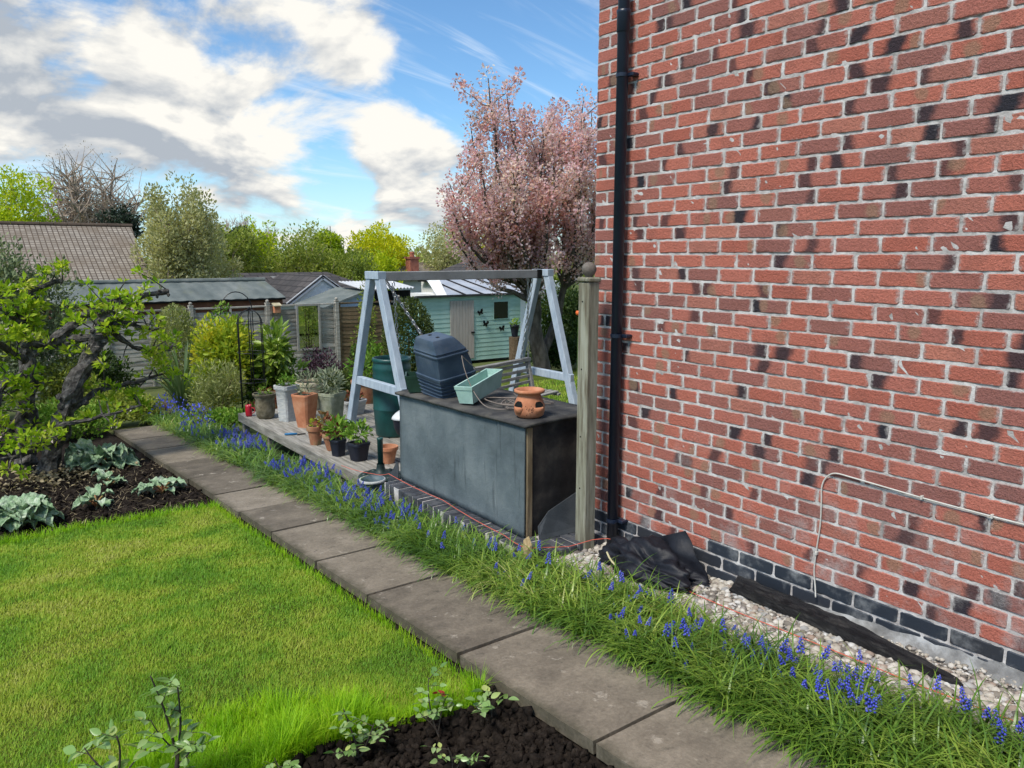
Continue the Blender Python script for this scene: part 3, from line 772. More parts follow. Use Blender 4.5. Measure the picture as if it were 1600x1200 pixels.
# ------------------------------------------------------------------ brick edged base, felted box
PZ = -.08
base_ = thing('brick_edging', 'dark blue brick edging of the raised base below the felted box', 'edging', (2.70, 3.42, PZ))
def header_mesh(a, b, c):
    m = MB(); m.cbox((-a / 2, -b / 2, -c), (a / 2, b / 2, 0), .004, .0012); me = bpy.data.meshes.new('brick'); me.from_pydata(m.v, [], m.f); me.update(); me.materials.append(M_edge_brick); return me
hm = [header_mesh(.205, .064, .22) for _ in range(5)]
y = 3.46
while y < 5.36:
    o = link('brick', random.choice(hm), None, base_); o.location = (.105 + random.uniform(-.006, .006), y - 3.42, random.uniform(-.004, .003)); o.rotation_euler = (random.uniform(-.02, .02), random.uniform(-.015, .015), random.uniform(-.02, .02)); y += .0745
hm2 = [header_mesh(.064, .205, .22) for _ in range(3)]
x = 2.94
while x < 3.28:
    o = link('brick', random.choice(hm2), None, base_); o.location = (x - 2.70, .105, random.uniform(-.004, .003)); o.rotation_euler = (0, 0, random.uniform(-.02, .02)); x += .0745
MB().box((2.706, 3.436, -.34), (3.31, 5.37, PZ - .006)).build('mortar_bed', M_mortar, base_)
for yy in (3.50,): pass
MB().box((2.72, 5.372, -.36), (2.90, 5.40, PZ - .03)).build('end_face', M_concrete, base_)
m2 = thing('concrete_base', 'grey concrete slab under the felted box inside the brick edging', 'slab', (3.0, 3.6, PZ))
MB().cbox((3.312, 3.64, -.34), (5.2, 5.37, PZ - .004), .004).build('slab_top', M_concrete, m2)

def felt_material():
    t = NT('roofing_felt'); v = t.objco()
    a = t.noise(v, 2.5, 5, .6); b = t.noise(v, 220, 3, .7)
    c = t.ramp(a, [(.068, .088, .098, .3), (.112, .140, .152, .5), (.165, .195, .205, .7)])
    c = t.mix(t.smooth(t.noise(t.objco((7, 7, .9)), 2.0, 5, .65), .58, .72, 0, .5), c, (.030, .038, .042))
    c = t.mix(t.smooth(t.noise(v, 26, 4, .75), .69, .75, 0, .7), c, (.30, .32, .32))
    c = t.mix(.45, c, t.mix(b, (.5, .5, .5), (1.5, 1.5, 1.5)), 'MULTIPLY')
    t.base(c, .85, .3); t.bump(t.math('ADD', t.math('MULTIPLY', b, .5), t.math('MULTIPLY', t.noise(v, 5, 4), 3.0)), .5, .012); return t.m
M_felt = felt_material()
M_feltlid = pm('felt_lid', [(.028, .028, .030), (.060, .058, .056), (.10, .095, .085)], 6, .9, .5, 90, .006, dirt=((.15, .135, .11), 4, .55, .5))
M_black = pm('black_side_panel', [(.014, .013, .013), (.030, .027, .026), (.065, .056, .048)], 5, .75, .4, 50, .006, dirt=((.13, .11, .06), 9, .66, .6))
M_batten = pm('rough_batten', [(.12, .085, .05), (.20, .15, .09), (.28, .22, .14)], 6, .85, .5, 50, stretch=(8, 8, .7))
BX0, BX1, BY0, BY1 = 2.85, 3.50, 3.70, 5.36
box = thing('felted_box', 'large grey felt covered storage box with black end panel beside post', 'storage box', (BX0, BY0, PZ))
def wavy_panel(y0, y1, z0, z1, x, amp, sd, th=.012):
    ny_, nz_ = 26, 16; vs = []; fs = []
    for j in range(nz_ + 1):
        for i in range(ny_ + 1):
            y_ = y0 + (y1 - y0) * i / ny_; z_ = z0 + (z1(y_) - z0) * j / nz_
            vs.append((x + amp * mnoise.noise(Vector((y_ * 2.2 + sd, z_ * 2.6, sd))) - .006 * (1 - j / nz_), y_, z_))
    for j in range(nz_):
        for i in range(ny_): a = j * (ny_ + 1) + i; fs.append((a, a + ny_ + 1, a + ny_ + 2, a + 1))
    b = len(vs); vs += [(v[0] + th, v[1], v[2]) for v in vs]
    fs += [tuple(q + b for q in reversed(f)) for f in fs]
    ring = [i for i in range(ny_ + 1)] + [j * (ny_ + 1) + ny_ for j in range(1, nz_ + 1)] + [nz_ * (ny_ + 1) + i for i in range(ny_ - 1, -1, -1)] + [j * (ny_ + 1) for j in range(nz_ - 1, 0, -1)]
    fs += [(ring[k], ring[(k + 1) % len(ring)], ring[(k + 1) % len(ring)] + b, ring[k] + b) for k in range(len(ring))]
    return MB().add(vs, fs)
topz = lambda y: .655 - .018 * (y - BY0)
pn = wavy_panel(3.99, BY1, PZ + .004, topz, BX0, .007, 1.3).build('front_panel', M_felt, box, True)
wavy_panel(BY0 + .012, 4.004, PZ + .002, topz, BX0 - .008, .007, 7.7).build('front_flap', M_felt, box, True)
MB().cbox((BX0 + .010, BY0 + .002, PZ), (BX0 + .052, BY0 + .046, .64), .003).build('corner_batten', M_batten, box)
m = MB().box((BX0 + .056, BY0 + .012, PZ + .002), (BX1, BY0 + .026, .652)); m.build('end_panel', M_black, box)
MB().box((BX0 + .015, BY1 - .025, PZ + .002), (BX1, BY1 - .008, .61)).box((BX1 - .014, BY0 + .03, PZ + .002), (BX1 + .002, BY1 - .03, .64)).build('carcass', M_black, box)
# lid of felted board, slightly sagging with a lip over the front
vs, fs = [], []; ni, nj = 8, 22
for j in range(nj + 1):
    for i in range(ni + 1):
        x_ = BX0 - .028 + (BX1 + .03 - BX0 + .02) * i / ni; y_ = BY0 - .018 + (BY1 - BY0 + .035) * j / nj
        vs.append((x_, y_, topz(y_) + .020 + .006 * vnoise(x_, y_, 3.1, 5) - .006 * (i == 0)))
for j in range(nj):
    for i in range(ni): a = j * (ni + 1) + i; fs.append((a, a + 1, a + ni + 2, a + ni + 1))
b = len(vs); vs += [(v[0], v[1], v[2] - .020) for v in vs]; fs += [tuple(q + b for q in reversed(f)) for f in fs]
ring = [i for i in range(ni + 1)] + [j * (ni + 1) + ni for j in range(1, nj + 1)] + [nj * (ni + 1) + i for i in range(ni - 1, -1, -1)] + [j * (ni + 1) for j in range(nj - 1, 0, -1)]
fs += [(ring[k], ring[k] + b, ring[(k + 1) % len(ring)] + b, ring[(k + 1) % len(ring)]) for k in range(len(ring))]
MB().add(vs, fs).build('lid', M_feltlid, box, True)
LZ = lambda y: topz(y) + .024
# felt offcut leaning on the end of the box, and the flap of felt with a hole by the base
M_offcut = pm('felt_offcut', [(.030, .036, .042), (.055, .062, .070)], 6, .8, .3, 90)
m = MB().add([(2.90, 3.625, PZ + .002), (3.34, 3.585, PZ + .006), (3.35, 3.668, .20), (3.02, 3.680, .075), (2.93, 3.675, -.01)], [(0, 1, 2, 3, 4)])
m.add([(v[0], v[1] + .008, v[2]) for v in m.v[:5]], [(4, 3, 2, 1, 0)]); m.f += [(i, 5 + i, 5 + (i + 1) % 5, (i + 1) % 5) for i in range(5)]
tag(m.build_at('felt_offcut', M_offcut, (2.9, 3.6, PZ)), 'dark felt offcut leaning against the black end of the box', 'offcut')
pts = []
for k in range(15):
    t_ = k / 14; pts.append((2.78 + .05 * t_, 5.50 - .02 * t_, -.27 + .34 * t_))
vs, fs = [], []
prof = [(0, .02), (.05, .10), (.11, .13), (.18, .125), (.25, .10), (.31, .055), (.36, .008)]
for (h, wd) in prof:
    for s in (-1, -.5, .5, 1): vs.append((2.765 + .20 * h + .015 * (s * s), 5.46 + s * wd * .62 - .12 * h, -.28 + h * .92))
for i in range(len(prof) - 1):
    for j in range(3):
        if i == 1 and j == 1: continue
        fs.append((i * 4 + j, i * 4 + j + 1, (i + 1) * 4 + j + 1, (i + 1) * 4 + j))
b = len(vs); vs += [(v[0] + .006, v[1], v[2]) for v in vs]; fs += [tuple(q + b for q in reversed(f)) for f in fs]
tag(MB().add(vs, fs).build_at('felt_flap', M_offcut, (2.77, 5.46, -.28), True), 'curled dark felt flap with a hole at the far corner of the box', 'flap')
# splintered stake
M_stake = pm('fresh_split_wood', [(.30, .21, .10), (.45, .34, .18), (.55, .44, .26)], 9, .8, .5, 60, stretch=(8, 8, 1))
stake = thing('broken_stake', 'splintered pale timber stake in front of the box corner', 'stake', (2.655, 3.44, -.16))
m = MB(); m.add([(2.635, 3.420, -.17), (2.680, 3.415, -.17), (2.680, 3.455, -.17), (2.635, 3.460, -.17), (2.637, 3.422, -.02), (2.675, 3.418, .01), (2.677, 3.450, .055), (2.640, 3.455, .035)], [(3, 2, 1, 0), (4, 5, 6, 7), (0, 1, 5, 4), (1, 2, 6, 5), (2, 3, 7, 6), (3, 0, 4, 7)])
m.build('stub', M_stake, stake)
for _ in range(9):
    a, b_ = random.uniform(2.62, 2.69), random.uniform(3.38, 3.46); MB().tube([(a, b_, -.15), (a + random.uniform(-.035, .035), b_ - random.uniform(0, .04), random.uniform(-.10, -.04))], [.006, .001], 4).build('splinter', M_stake, stake)

# orange builder's line
M_line = pm('orange_line', [(.55, .10, .07), (.70, .16, .10)], 20, .6, 0)
ln = [(2.75, 6.3, -.16), (2.80, 5.75, -.12), (2.76, 5.40, -.03), (2.78, 4.6, -.045), (2.72, 3.75, -.045), (2.665, 3.45, -.02), (2.95, 3.40, -.06), (3.10, 3.35, -.035), (3.12, 3.25, .00), (3.12, 3.08, .03), (3.10, 2.95, .005), (3.08, 2.80, -.04), (3.05, 2.62, -.06), (3.02, 2.45, -.045), (3.0, 2.2, -.03), (2.99, 1.9, -.012), (2.97, 1.6, .01), (2.95, 1.3, .03), (2.95, 1.0, .05), (2.94, .6, .075), (2.95, 0, .11)]
sm = []
for i in range(len(ln) - 1):
    for k in range(4): t_ = k / 4; sm.append(Vector(ln[i]).lerp(Vector(ln[i + 1]), t_) - Vector((0, 0, .010 * math.sin(PI * t_) if i < 5 else 0)))
tag(MB().tube(sm, .0024, 5).build_at('builders_line', M_line, ln[0], True), 'thin orange string line stretched along the edging and over the gravel', 'string')

# charred timber on the gravel
M_char = pm('charred_timber', [(.004, .004, .005), (.014, .014, .016), (.055, .053, .050)], 16, .5, 1.0, 45, .03, stretch=(3, .5, 3), dirt=((.12, .115, .11), 7, .64, .4), spec=.35)
vs, fs = [], []; n = 12; K = 34; a0, a1 = Vector((3.235, 2.37, -.012)), Vector((3.10, 1.20, .05))
for i in range(K + 1):
    p_ = a0.lerp(a1, i / K); tp = 1 - .45 * max(0, (i / K - .55) / .45); drop = .035 * max(0, (i / K - .6) / .4)
    for j in range(n):
        a = 2 * PI * j / n; e = 6; q = (abs(math.cos(a)) ** e + abs(math.sin(a)) ** e) ** (-1 / e)
        r_ = .048 * q * tp * (1 + .16 * mnoise.noise(Vector((math.cos(a) * 2, math.sin(a) * 2, i * .45))) + .13 * mnoise.noise(Vector((math.cos(a) * 6, math.sin(a) * 6, i * 1.3))))
        vs.append((p_.x + math.cos(a) * r_ * 1.0, p_.y + .02 * math.sin(a * 2) * (i in (0, K)), p_.z + math.sin(a) * r_ * .85 - drop))
fs = [(i * n + j, i * n + (j + 1) % n, (i + 1) * n + (j + 1) % n, (i + 1) * n + j) for i in range(K) for j in range(n)] + [tuple(range(n - 1, -1, -1)), tuple(K * n + j for j in range(n))]
tag(MB().add(vs, fs).build_at('charred_beam', M_char, (3.17, 1.8, 0)), 'black charred timber beam lying on gravel at the wall foot', 'beam')

# crumpled black jacket or bag
M_cloth = pm('black_cloth', [(.004, .005, .009), (.008, .009, .014), (.014, .015, .021)], 9, .55, .35, 70, .006, spec=.35)
bag = thing('black_bag', 'crumpled black fabric bag slumped on gravel against the wall', 'bag', (3.12, 2.83, -.09))
bm = bmesh.new(); bmesh.ops.create_icosphere(bm, subdivisions=5, radius=1)
for v in bm.verts:
    d = v.co.copy(); s1 = mnoise.noise(d * 1.4 + Vector((4, 1, 2))); s2 = abs(mnoise.noise(Vector((d.x * 2.6 + 7, d.y * 2.2, d.z * 4.5)))); s3 = abs(mnoise.noise(Vector((d.x * 6, d.y * 5 + 3, d.z * 7))))
    s4 = abs(mnoise.noise(Vector((d.x * 9 + d.y * 4, d.y * 3 - d.z * 8, d.x * 5))))
    k = 1 + .35 * s1 - .44 * s2 - .13 * s3 - .03 * s4
    h = .18 * (1.0 + .30 * d.y)            # higher towards the far end
    v.co = Vector((3.09 + d.x * .175 * k, 2.84 + d.y * .40 * k, -.10 + zg(2.84) * 0 + max(d.z, -.25) * h * k))
    v.co.z = max(v.co.z, zg(v.co.y) - .03); v.co.x = min(v.co.x, 3.305)
    v.co.z += .02
bm.verts.index_update()
MB().add([v.co[:] for v in bm.verts], [[v.index for v in f.verts] for f in bm.faces]).build('body', M_cloth, bag, True); bm.free()
g = 14; vs, fs = [], []
A, B_, C_ = Vector((3.19, 2.98, .06)), Vector((3.235, 2.72, .185)), Vector((3.19, 2.52, -.03))
for i in range(g + 1):
    for j in range(g + 1 - i):
        u_, v_ = i / g, j / g; p_ = A * (1 - u_ - v_) + B_ * u_ + C_ * v_
        f_ = .030 * math.sin(v_ * 9 + u_ * 4) * (1 - u_) + .02 * mnoise.noise(p_ * 12)
        vs.append((p_.x + f_ - .02, p_.y, p_.z))
idx = {}; c_ = 0
for i in range(g + 1):
    for j in range(g + 1 - i): idx[i, j] = c_; c_ += 1
for i in range(g):
    for j in range(g - i):
        fs.append((idx[i, j], idx[i + 1, j], idx[i, j + 1]))
        if j < g - i - 1: fs.append((idx[i + 1, j], idx[i + 1, j + 1], idx[i, j + 1]))
b = len(vs); vs += [(v[0] + .008, v[1], v[2]) for v in vs]; fs += [tuple(q + b for q in reversed(f)) for f in fs]
fl = MB().add(vs, fs).build('flap', M_cloth, bag, True)
M_tagw = pm('pale_tag', [(.38, .36, .33), (.46, .44, .40)], 30, .7, 0)
M_zip = pm('yellow_tape', [(.45, .40, .22), (.55, .50, .30)], 20, .7, 0)
MB().tube([(2.945, 3.06, .015), (2.935, 3.03, -.005), (2.93, 3.00, -.02), (2.925, 2.965, -.03)], .0055, 6).build('zip_pull', M_zip, bag)

# ------------------------------------------------------------------ foliage helpers
def clump_points(c, r, n, hollow=.35):
    d = unit(RNG.normal(size=(n, 3))); k = (hollow + (1 - hollow) * RNG.random(n) ** .5)[:, None]
    return np.array(c) + d * k * np.array(r), d
def foliage(name, parent, clumps, n, size, mat, width=.5, fold=.2, up=.6, outward=.7, drop=0.0):
    """clumps: list of (centre, radii, share); leaves grow outward and a little upward"""
    arrs = []; tot = sum(c[2] for c in clumps)
    for c, r, sh in clumps:
        m = max(4, int(n * sh / tot)); P, d = clump_points(c, r, m)
        D = d * outward + RNG.normal(size=(m, 3)) * .5 + np.array([0, 0, up - drop])
        arrs.append(leaf_arrays(P, D, size * RNG.uniform(.6, 1.25, m), width, fold, up=.8))
    V, F = join_arrays(arrs)
    if parent is not None: V = rel(V, parent)
    return link(name, np_mesh(name, V, F), mat, parent)
def bez(a, b, sag, k=6, jit=0.0):
    a, b = Vector(a), Vector(b); out = []
    for i in range(k + 1):
        t_ = i / k; p_ = a.lerp(b, t_) + Vector(sag) * math.sin(PI * t_)
        if jit and 0 < i < k: p_ += Vector([random.gauss(0, jit) for _ in range(3)])
        out.append(p_)
    return out

# ------------------------------------------------------------------ decking with pots
M_deck = pm('weathered_decking', [(.15, .14, .12), (.25, .235, .205), (.36, .34, .30)], 4, .85, .5, 50, .004, stretch=(6, .7, 6), orand=.5, dirt=((.07, .065, .05), 5, .58, .5))
DZ = -.24; DX0, DY0, DY1 = 2.85, 5.43, 9.62
deck = thing('decking', 'low weathered grey timber decking carrying pots and the swing', 'decking', (DX0, DY0, DZ))
x = DX0 + .026; plank_meshes = []
for k in range(4):
    m = MB().cbox((0, 0, -.028), (.118, DY1 - DY0, 0), .005, .0015); me = bpy.data.meshes.new('plank'); me.from_pydata(m.v, [], m.f); me.update(); me.materials.append(M_deck); plank_meshes.append(me)
while x < 4.9:
    o = link('plank', plank_meshes[random.randrange(4)], None, deck); o.location = (x - DX0, random.uniform(-.006, .006), random.uniform(-.002, .002)); x += .125
MB().cbox((DX0, DY0 - .01, DZ - .105), (DX0 + .024, DY1 + .01, DZ - .003), .004).build('fascia', M_deck, deck)
for yy in (5.6, 6.6, 7.6, 8.6, 9.5): MB().cbox((DX0 + .028, yy, zg(yy) - .12), (DX0 + .10, yy + .07, DZ - .03), .004).build('support_post', M_deck, deck)
M_under = pm('shaded_earth', [(.015, .012, .009), (.03, .024, .018)], 8, .95, .5)

M_terra = pm('terracotta', [(.40, .15, .075), (.50, .21, .11), (.56, .29, .17)], 7, .8, .35, 60, .004, dirt=((.50, .40, .30), 6, .64, .5))
M_terra_old = pm('old_terracotta', [(.26, .11, .06), (.38, .17, .09), (.36, .24, .13)], 8, .85, .4, 60, .004, dirt=((.17, .15, .07), 5, .5, .7))
M_brownstone = pm('brown_stone_pot', [(.10, .085, .055), (.17, .145, .095), (.24, .21, .15)], 14, .9, .8, 30, .012)
M_whitepot = pm('grey_white_stone_pot', [(.36, .38, .38), (.47, .48, .47), (.55, .55, .52)], 9, .85, .8, 26, .012, stretch=(1, 1, 3))
M_buff = pm('buff_pot', [(.34, .29, .18), (.46, .40, .26), (.52, .47, .34)], 6, .85, .4, 40)
M_mossstone = pm('mossy_stone_pot', [(.17, .185, .12), (.27, .285, .195), (.38, .39, .30)], 7, .9, .6, 40, .008)
M_blackpot = pm('black_plastic_pot', [(.008, .010, .020), (.018, .020, .032)], 9, .5, .1, spec=.4)
M_compost = pm('potting_compost', [(.02, .015, .01), (.05, .038, .028)], 30, .95, .8, 70)
M_green = leafmat('fresh_leaf', [(.07, .16, .02, 0), (.14, .28, .03, .4), (.24, .38, .05, .75), (.34, .42, .10, 1)], .3)
M_grey_leaf = leafmat('grey_leaf', [(.16, .20, .13, 0), (.27, .31, .20, .5), (.40, .42, .30, 1)], .25)
M_red_leaf = leafmat('red_bronze_leaf', [(.16, .035, .025, 0), (.30, .08, .05, .4), (.22, .20, .06, .7), (.45, .22, .14, 1)], .25)
M_yellow_leaf = leafmat('yellow_leaf', [(.22, .34, .03, 0), (.38, .48, .04, .4), (.60, .60, .05, .75), (.82, .64, .05, 1)], .4)
M_purple_leaf = leafmat('purple_leaf', [(.030, .018, .028, 0), (.075, .035, .060, .5), (.14, .075, .10, .85), (.20, .16, .14, 1)], .2)
M_twig = pm('twig', [(.09, .06, .035), (.16, .12, .08)], 20, .85, .3)

def pot(name, label, loc, prof, mat, square=0.0, rot=0.0, soil=None, cat='pot', band=None, n=28, tilt=0.0):
    """thing with body (+ rim as its own part) and compost; prof is (r, z) outer profile from the foot up, the last pair the rim"""
    t_ = thing(name, label, cat, loc)
    zr = prof[-2][1] if len(prof) > 3 else prof[-1][1]
    body = [(r, z) for r, z in prof]; r1, z1 = body[-1]
    k = .82 if r1 > .06 else .75
    m = MB(); M = Matrix.Translation(Vector(loc)) @ Matrix.Rotation(tilt, 4, 'X'); m.M = M
    split = len(body) - 3 if len(body) > 4 else None
    if split: m.lathe(body[:split + 1], (0, 0, 0), n, square, rot).build('body', mat, t_, True if not square else True)
    else: m.lathe(body + [(r1 * k, z1), (r1 * k, z1 - .05)], (0, 0, 0), n, square, rot).build('body', mat, t_, True)
    if split:
        m = MB(M); m.lathe(body[split:] + [(r1 - .018, z1), (r1 - .022, z1 - .045)], (0, 0, 0), n, square, rot, cap=(False, False)).build('rim', mat, t_, True)
    if soil is not None:
        m = MB(M); rs = (r1 - .017); m.lathe([(rs, z1 - soil), (rs * .5, z1 - soil + .008), (.001, z1 - soil + .01)], (0, 0, 0), n, square, rot, cap=(False, False)).build('compost', M_compost, t_, True)
    for me_o in t_.children:
        if me_o.type == 'MESH':
            try: me_o.data.set_sharp_from_angle(angle=R_(38))
            except Exception: pass
    return t_
S2 = PI / 4
urn = pot('stone_urn', 'squat brown textured stone urn at the far end of the deck', (3.03, 9.12, DZ), [(.085, 0), (.10, .02), (.115, .10), (.118, .17), (.112, .23), (.128, .27), (.142, .285), (.145, .305)], M_brownstone, soil=.02)
white = pot('tall_square_pot', 'tall grey white square stone pot between brown urn and terracotta pot', (3.20, 8.83, DZ), [(.085, 0), (.092, .18), (.102, .36), (.118, .385), (.12, .41), (.12, .43)], M_whitepot, .7, .35, soil=.02)
buff = pot('round_buff_pot', 'wide round buff pot standing behind the tall pots', (3.70, 9.35, DZ), [(.12, 0), (.15, .08), (.17, .22), (.178, .30), (.19, .31), (.195, .34), (.19, .36)], M_buff, soil=.03)
terra = pot('square_terracotta_pot', 'tall tapering square terracotta pot on the deck', (3.24, 8.37, DZ), [(.075, 0), (.088, .10), (.108, .26), (.116, .345), (.120, .36), (.122, .375), (.118, .385)], M_terra, .75, .5, soil=.02)
stone = pot('square_stone_pot', 'mossy green square stone pot with ribbed rim and leafy plant', (3.53, 8.30, DZ), [(.092, 0), (.10, .08), (.118, .30), (.128, .315), (.132, .345), (.138, .35), (.138, .385)], M_mossstone, .75, .45, soil=.03)
small = pot('old_terracotta_pot', 'small stained terracotta pot leaning beside the heuchera pot', (3.0, 7.50, DZ), [(.055, 0), (.075, .13), (.078, .145), (.088, .15), (.092, .19), (.090, .20)], M_terra_old, soil=.02)
bowl = pot('succulent_pot', 'terracotta pot of bronze and yellow succulents at deck edge', (3.06, 7.18, DZ), [(.07, 0), (.095, .10), (.105, .13), (.112, .132), (.118, .165), (.115, .175)], M_terra_old, soil=.02)
black1 = pot('narrow_black_pot', 'narrow black plastic pot with leafy green plant', (3.0, 6.93, DZ), [(.05, 0), (.062, .12), (.064, .14), (.068, .145), (.068, .16), (.066, .165)], M_blackpot, .5, .3, soil=.015)
black2 = pot('wide_black_pot', 'wider black plastic pot of pale green plant near the pole', (3.09, 6.66, DZ), [(.065, 0), (.085, .13), (.088, .145), (.094, .15), (.094, .17), (.092, .175)], M_blackpot, .4, .2, soil=.015)
tsm = pot('small_terracotta_pot', 'small clean terracotta pot behind the green pole', (3.27, 6.40, DZ), [(.058, 0), (.08, .10), (.088, .125), (.096, .128), (.10, .155), (.098, .162)], M_terra, soil=.05)
plt = pot('low_planter', 'low stone planter of pink sempervivums behind the swing leg', (3.98, 8.75, DZ), [(.12, 0), (.14, .08), (.15, .14), (.155, .145), (.16, .17), (.158, .18)], M_whitepot, .5, .2, soil=.015)
brn = pot('brown_round_pot', 'brown round pot partly hidden behind the left swing leg', (4.45, 9.3, DZ), [(.12, 0), (.15, .10), (.175, .22), (.18, .25), (.195, .26), (.2, .30), (.195, .31)], M_terra_old, soil=.03)
foliage('plant', stone, [((3.53, 8.30, .26), (.13, .13, .15), 1)], 170, .10, M_grey_leaf, .3)
foliage('plant', urn, [((3.03, 9.12, .08), (.08, .08, .05), 1)], 60, .04, M_green, .5)
foliage('plant', white, [((3.20, 8.83, .22), (.10, .10, .08), 1)], 120, .05, M_green, .4)
foliage('plant', terra, [((3.24, 8.37, .18), (.08, .08, .06), 1)], 50, .07, M_buffleaf if 'M_buffleaf' in globals() else M_grey_leaf, .25)
foliage('plant', buff, [((3.68, 9.33, .15), (.15, .15, .08), 1)], 80, .08, M_grey_leaf, .2)
foliage('plant', bowl, [((3.06, 7.18, -.02), (.14, .14, .08), 2), ((3.0, 7.3, .06), (.05, .05, .07), .6), ((3.05, 7.10, .02), (.07, .07, .07), 1)], 260, .055, M_red_leaf, .6)
foliage('plant', small, [((3.0, 7.50, -.02), (.05, .05, .04), 1)], 50, .04, M_yellow_leaf, .5)
foliage('plant', black1, [((3.0, 6.93, .03), (.10, .10, .09), 1)], 110, .075, M_green, .45)
foliage('plant', black2, [((3.09, 6.66, .03), (.12, .12, .08), 1)], 150, .07, M_green, .4)
foliage('plant', plt, [((3.98, 8.75, -.03), (.14, .14, .05), 1)], 130, .05, M_red_leaf, .7)
foliage('plant', brn, [((4.45, 9.3, .22), (.22, .22, .2), 1)], 190, .09, M_green, .3)

M_red_glass = pm('red_glazed_cup', [(.42, .010, .025), (.55, .02, .04)], 6, .3, 0, spec=.5)
cup = thing('red_cup', 'small red plastic cup at the front corner of the deck', 'cup', (2.90, 9.35, DZ))
MB().lathe([(.034, 0), (.040, .02), (.041, .09), (.036, .115), (.037, .14), (.033, .14), (.033, .10)], (2.90, 9.35, DZ), 18).build('body', M_red_glass, cup, True)
MB().tube([(2.925, 9.32, DZ + .11), (2.952, 9.29, DZ + .10), (2.955, 9.285, DZ + .06), (2.93, 9.315, DZ + .035)], .006, 6).build('handle', M_red_glass, cup, True)
t = NT('clear_plastic'); t.base((.75, .80, .80), .12, .5); t.b.inputs['Transmission Weight'].default_value = .75; M_clear = t.m
M_lab = pm('blue_label', [(.10, .30, .55), (.16, .38, .62)], 9, .5, 0)
btl = thing('plastic_bottle', 'clear plastic bottle with a blue top beside the red cup', 'bottle', (2.99, 9.22, DZ))
MB().lathe([(.036, 0), (.038, .02), (.036, .10), (.038, .16), (.024, .20), (.014, .22)], (2.99, 9.22, DZ), 16).build('body', M_clear, btl, True)
MB().lathe([(.020, .205), (.026, .21), (.024, .25), (.010, .285), (.004, .29)], (2.99, 9.22, DZ), 14).build('cap', M_lab, btl, True)
M_handle = pm('blue_tool_handle', [(.03, .14, .30), (.05, .20, .38)], 9, .5, 0)
tool = thing('garden_knife', 'blue handled garden tool lying on the deck boards', 'tool', (2.93, 8.05, DZ))
MB().tube([(2.88, 8.08, DZ + .014), (2.94, 8.05, DZ + .016), (3.0, 8.02, DZ + .014)], [.010, .014, .011], 8).build('handle', M_handle, tool, True)
MB().cbox((2.998, 8.0, DZ + .006), (3.09, 8.025, DZ + .010), .001).build('blade', M_hole, tool)

# parasol stand, bucket, water butt ---------------------------------------
M_iron = pm('dark_green_iron', [(.010, .022, .020), (.022, .040, .036)], 12, .5, .3, 60, spec=.45)
M_pole = pm('green_pole', [(.010, .055, .050), (.018, .075, .068)], 6, .4, .05, spec=.45)
PS = (2.98, 5.98)
ps = thing('parasol_stand', 'dark green cast iron parasol stand with short upright tube', 'parasol stand', (PS[0], PS[1], DZ))
MB().lathe([(.195, 0), (.20, .012), (.185, .022), (.10, .03), (.045, .05), (.036, .09), (.034, .12)], (PS[0], PS[1], DZ + .01), 28).build('base', M_iron, ps, True)
for k in range(12):
    a = 2 * PI * k / 12
    MB().ico((PS[0] + math.cos(a) * .145, PS[1] + math.sin(a) * .145, DZ + .032), .034, 1, 0, (1, 1, .55)).build('scroll', M_iron, ps, True)
MB().lathe([(.025, .10), (.025, .345), (.027, .347), (.027, .365), (.020, .366), (.020, .30)], (PS[0], PS[1], DZ), 18).build('tube', M_pole, ps, True)
M_crate = pm('grey_blue_plastic', [(.06, .10, .12), (.09, .135, .155)], 7, .55, .1, spec=.4)
cr = thing('grey_bucket', 'blue grey bucket lying under the parasol stand by the flap', 'bucket', (2.80, 5.72, -.30))
MB().lathe([(.07, -.09), (.085, 0), (.10, .085), (.108, .09), (.108, .105), (.098, .105), (.09, .04)], (2.79, 5.76, -.27), 22).build('body', M_crate, cr, True)
MB().lathe([(.109, .086), (.112, .088), (.112, .108), (.100, .109)], (2.79, 5.76, -.27), 22, cap=(False, False)).build('rim', M_whitepot, cr, True)

M_butt = pm('green_barrel_plastic', [(.004, .040, .038), (.007, .060, .056), (.012, .075, .070)], 4, .38, .08, 40, spec=.5)
WB = (3.87, 7.43); BK = .78
butt = thing('water_butt', 'tall dark green plastic water butt between the swing legs', 'water butt', (WB[0], WB[1], DZ))
MB().lathe([(r_ * BK, z_ * .95) for r_, z_ in [(.235, 0), (.245, .02), (.262, .24), (.268, .30), (.270, .305), (.276, .315), (.270, .325), (.272, .50), (.272, .56), (.278, .57), (.272, .58), (.268, .70), (.262, .745), (.268, .76), (.268, .80), (.258, .82), (.258, .855)]], (WB[0], WB[1], DZ), 40).build('body', M_butt, butt, True)
MB().lathe([(r_ * BK, z_ * .95) for r_, z_ in [(.258, .852), (.270, .858), (.272, .885), (.262, .90), (.245, .90), (.242, .84), (.240, .50)]], (WB[0], WB[1], DZ), 40, cap=(False, False)).build('rim', M_butt, butt, True)

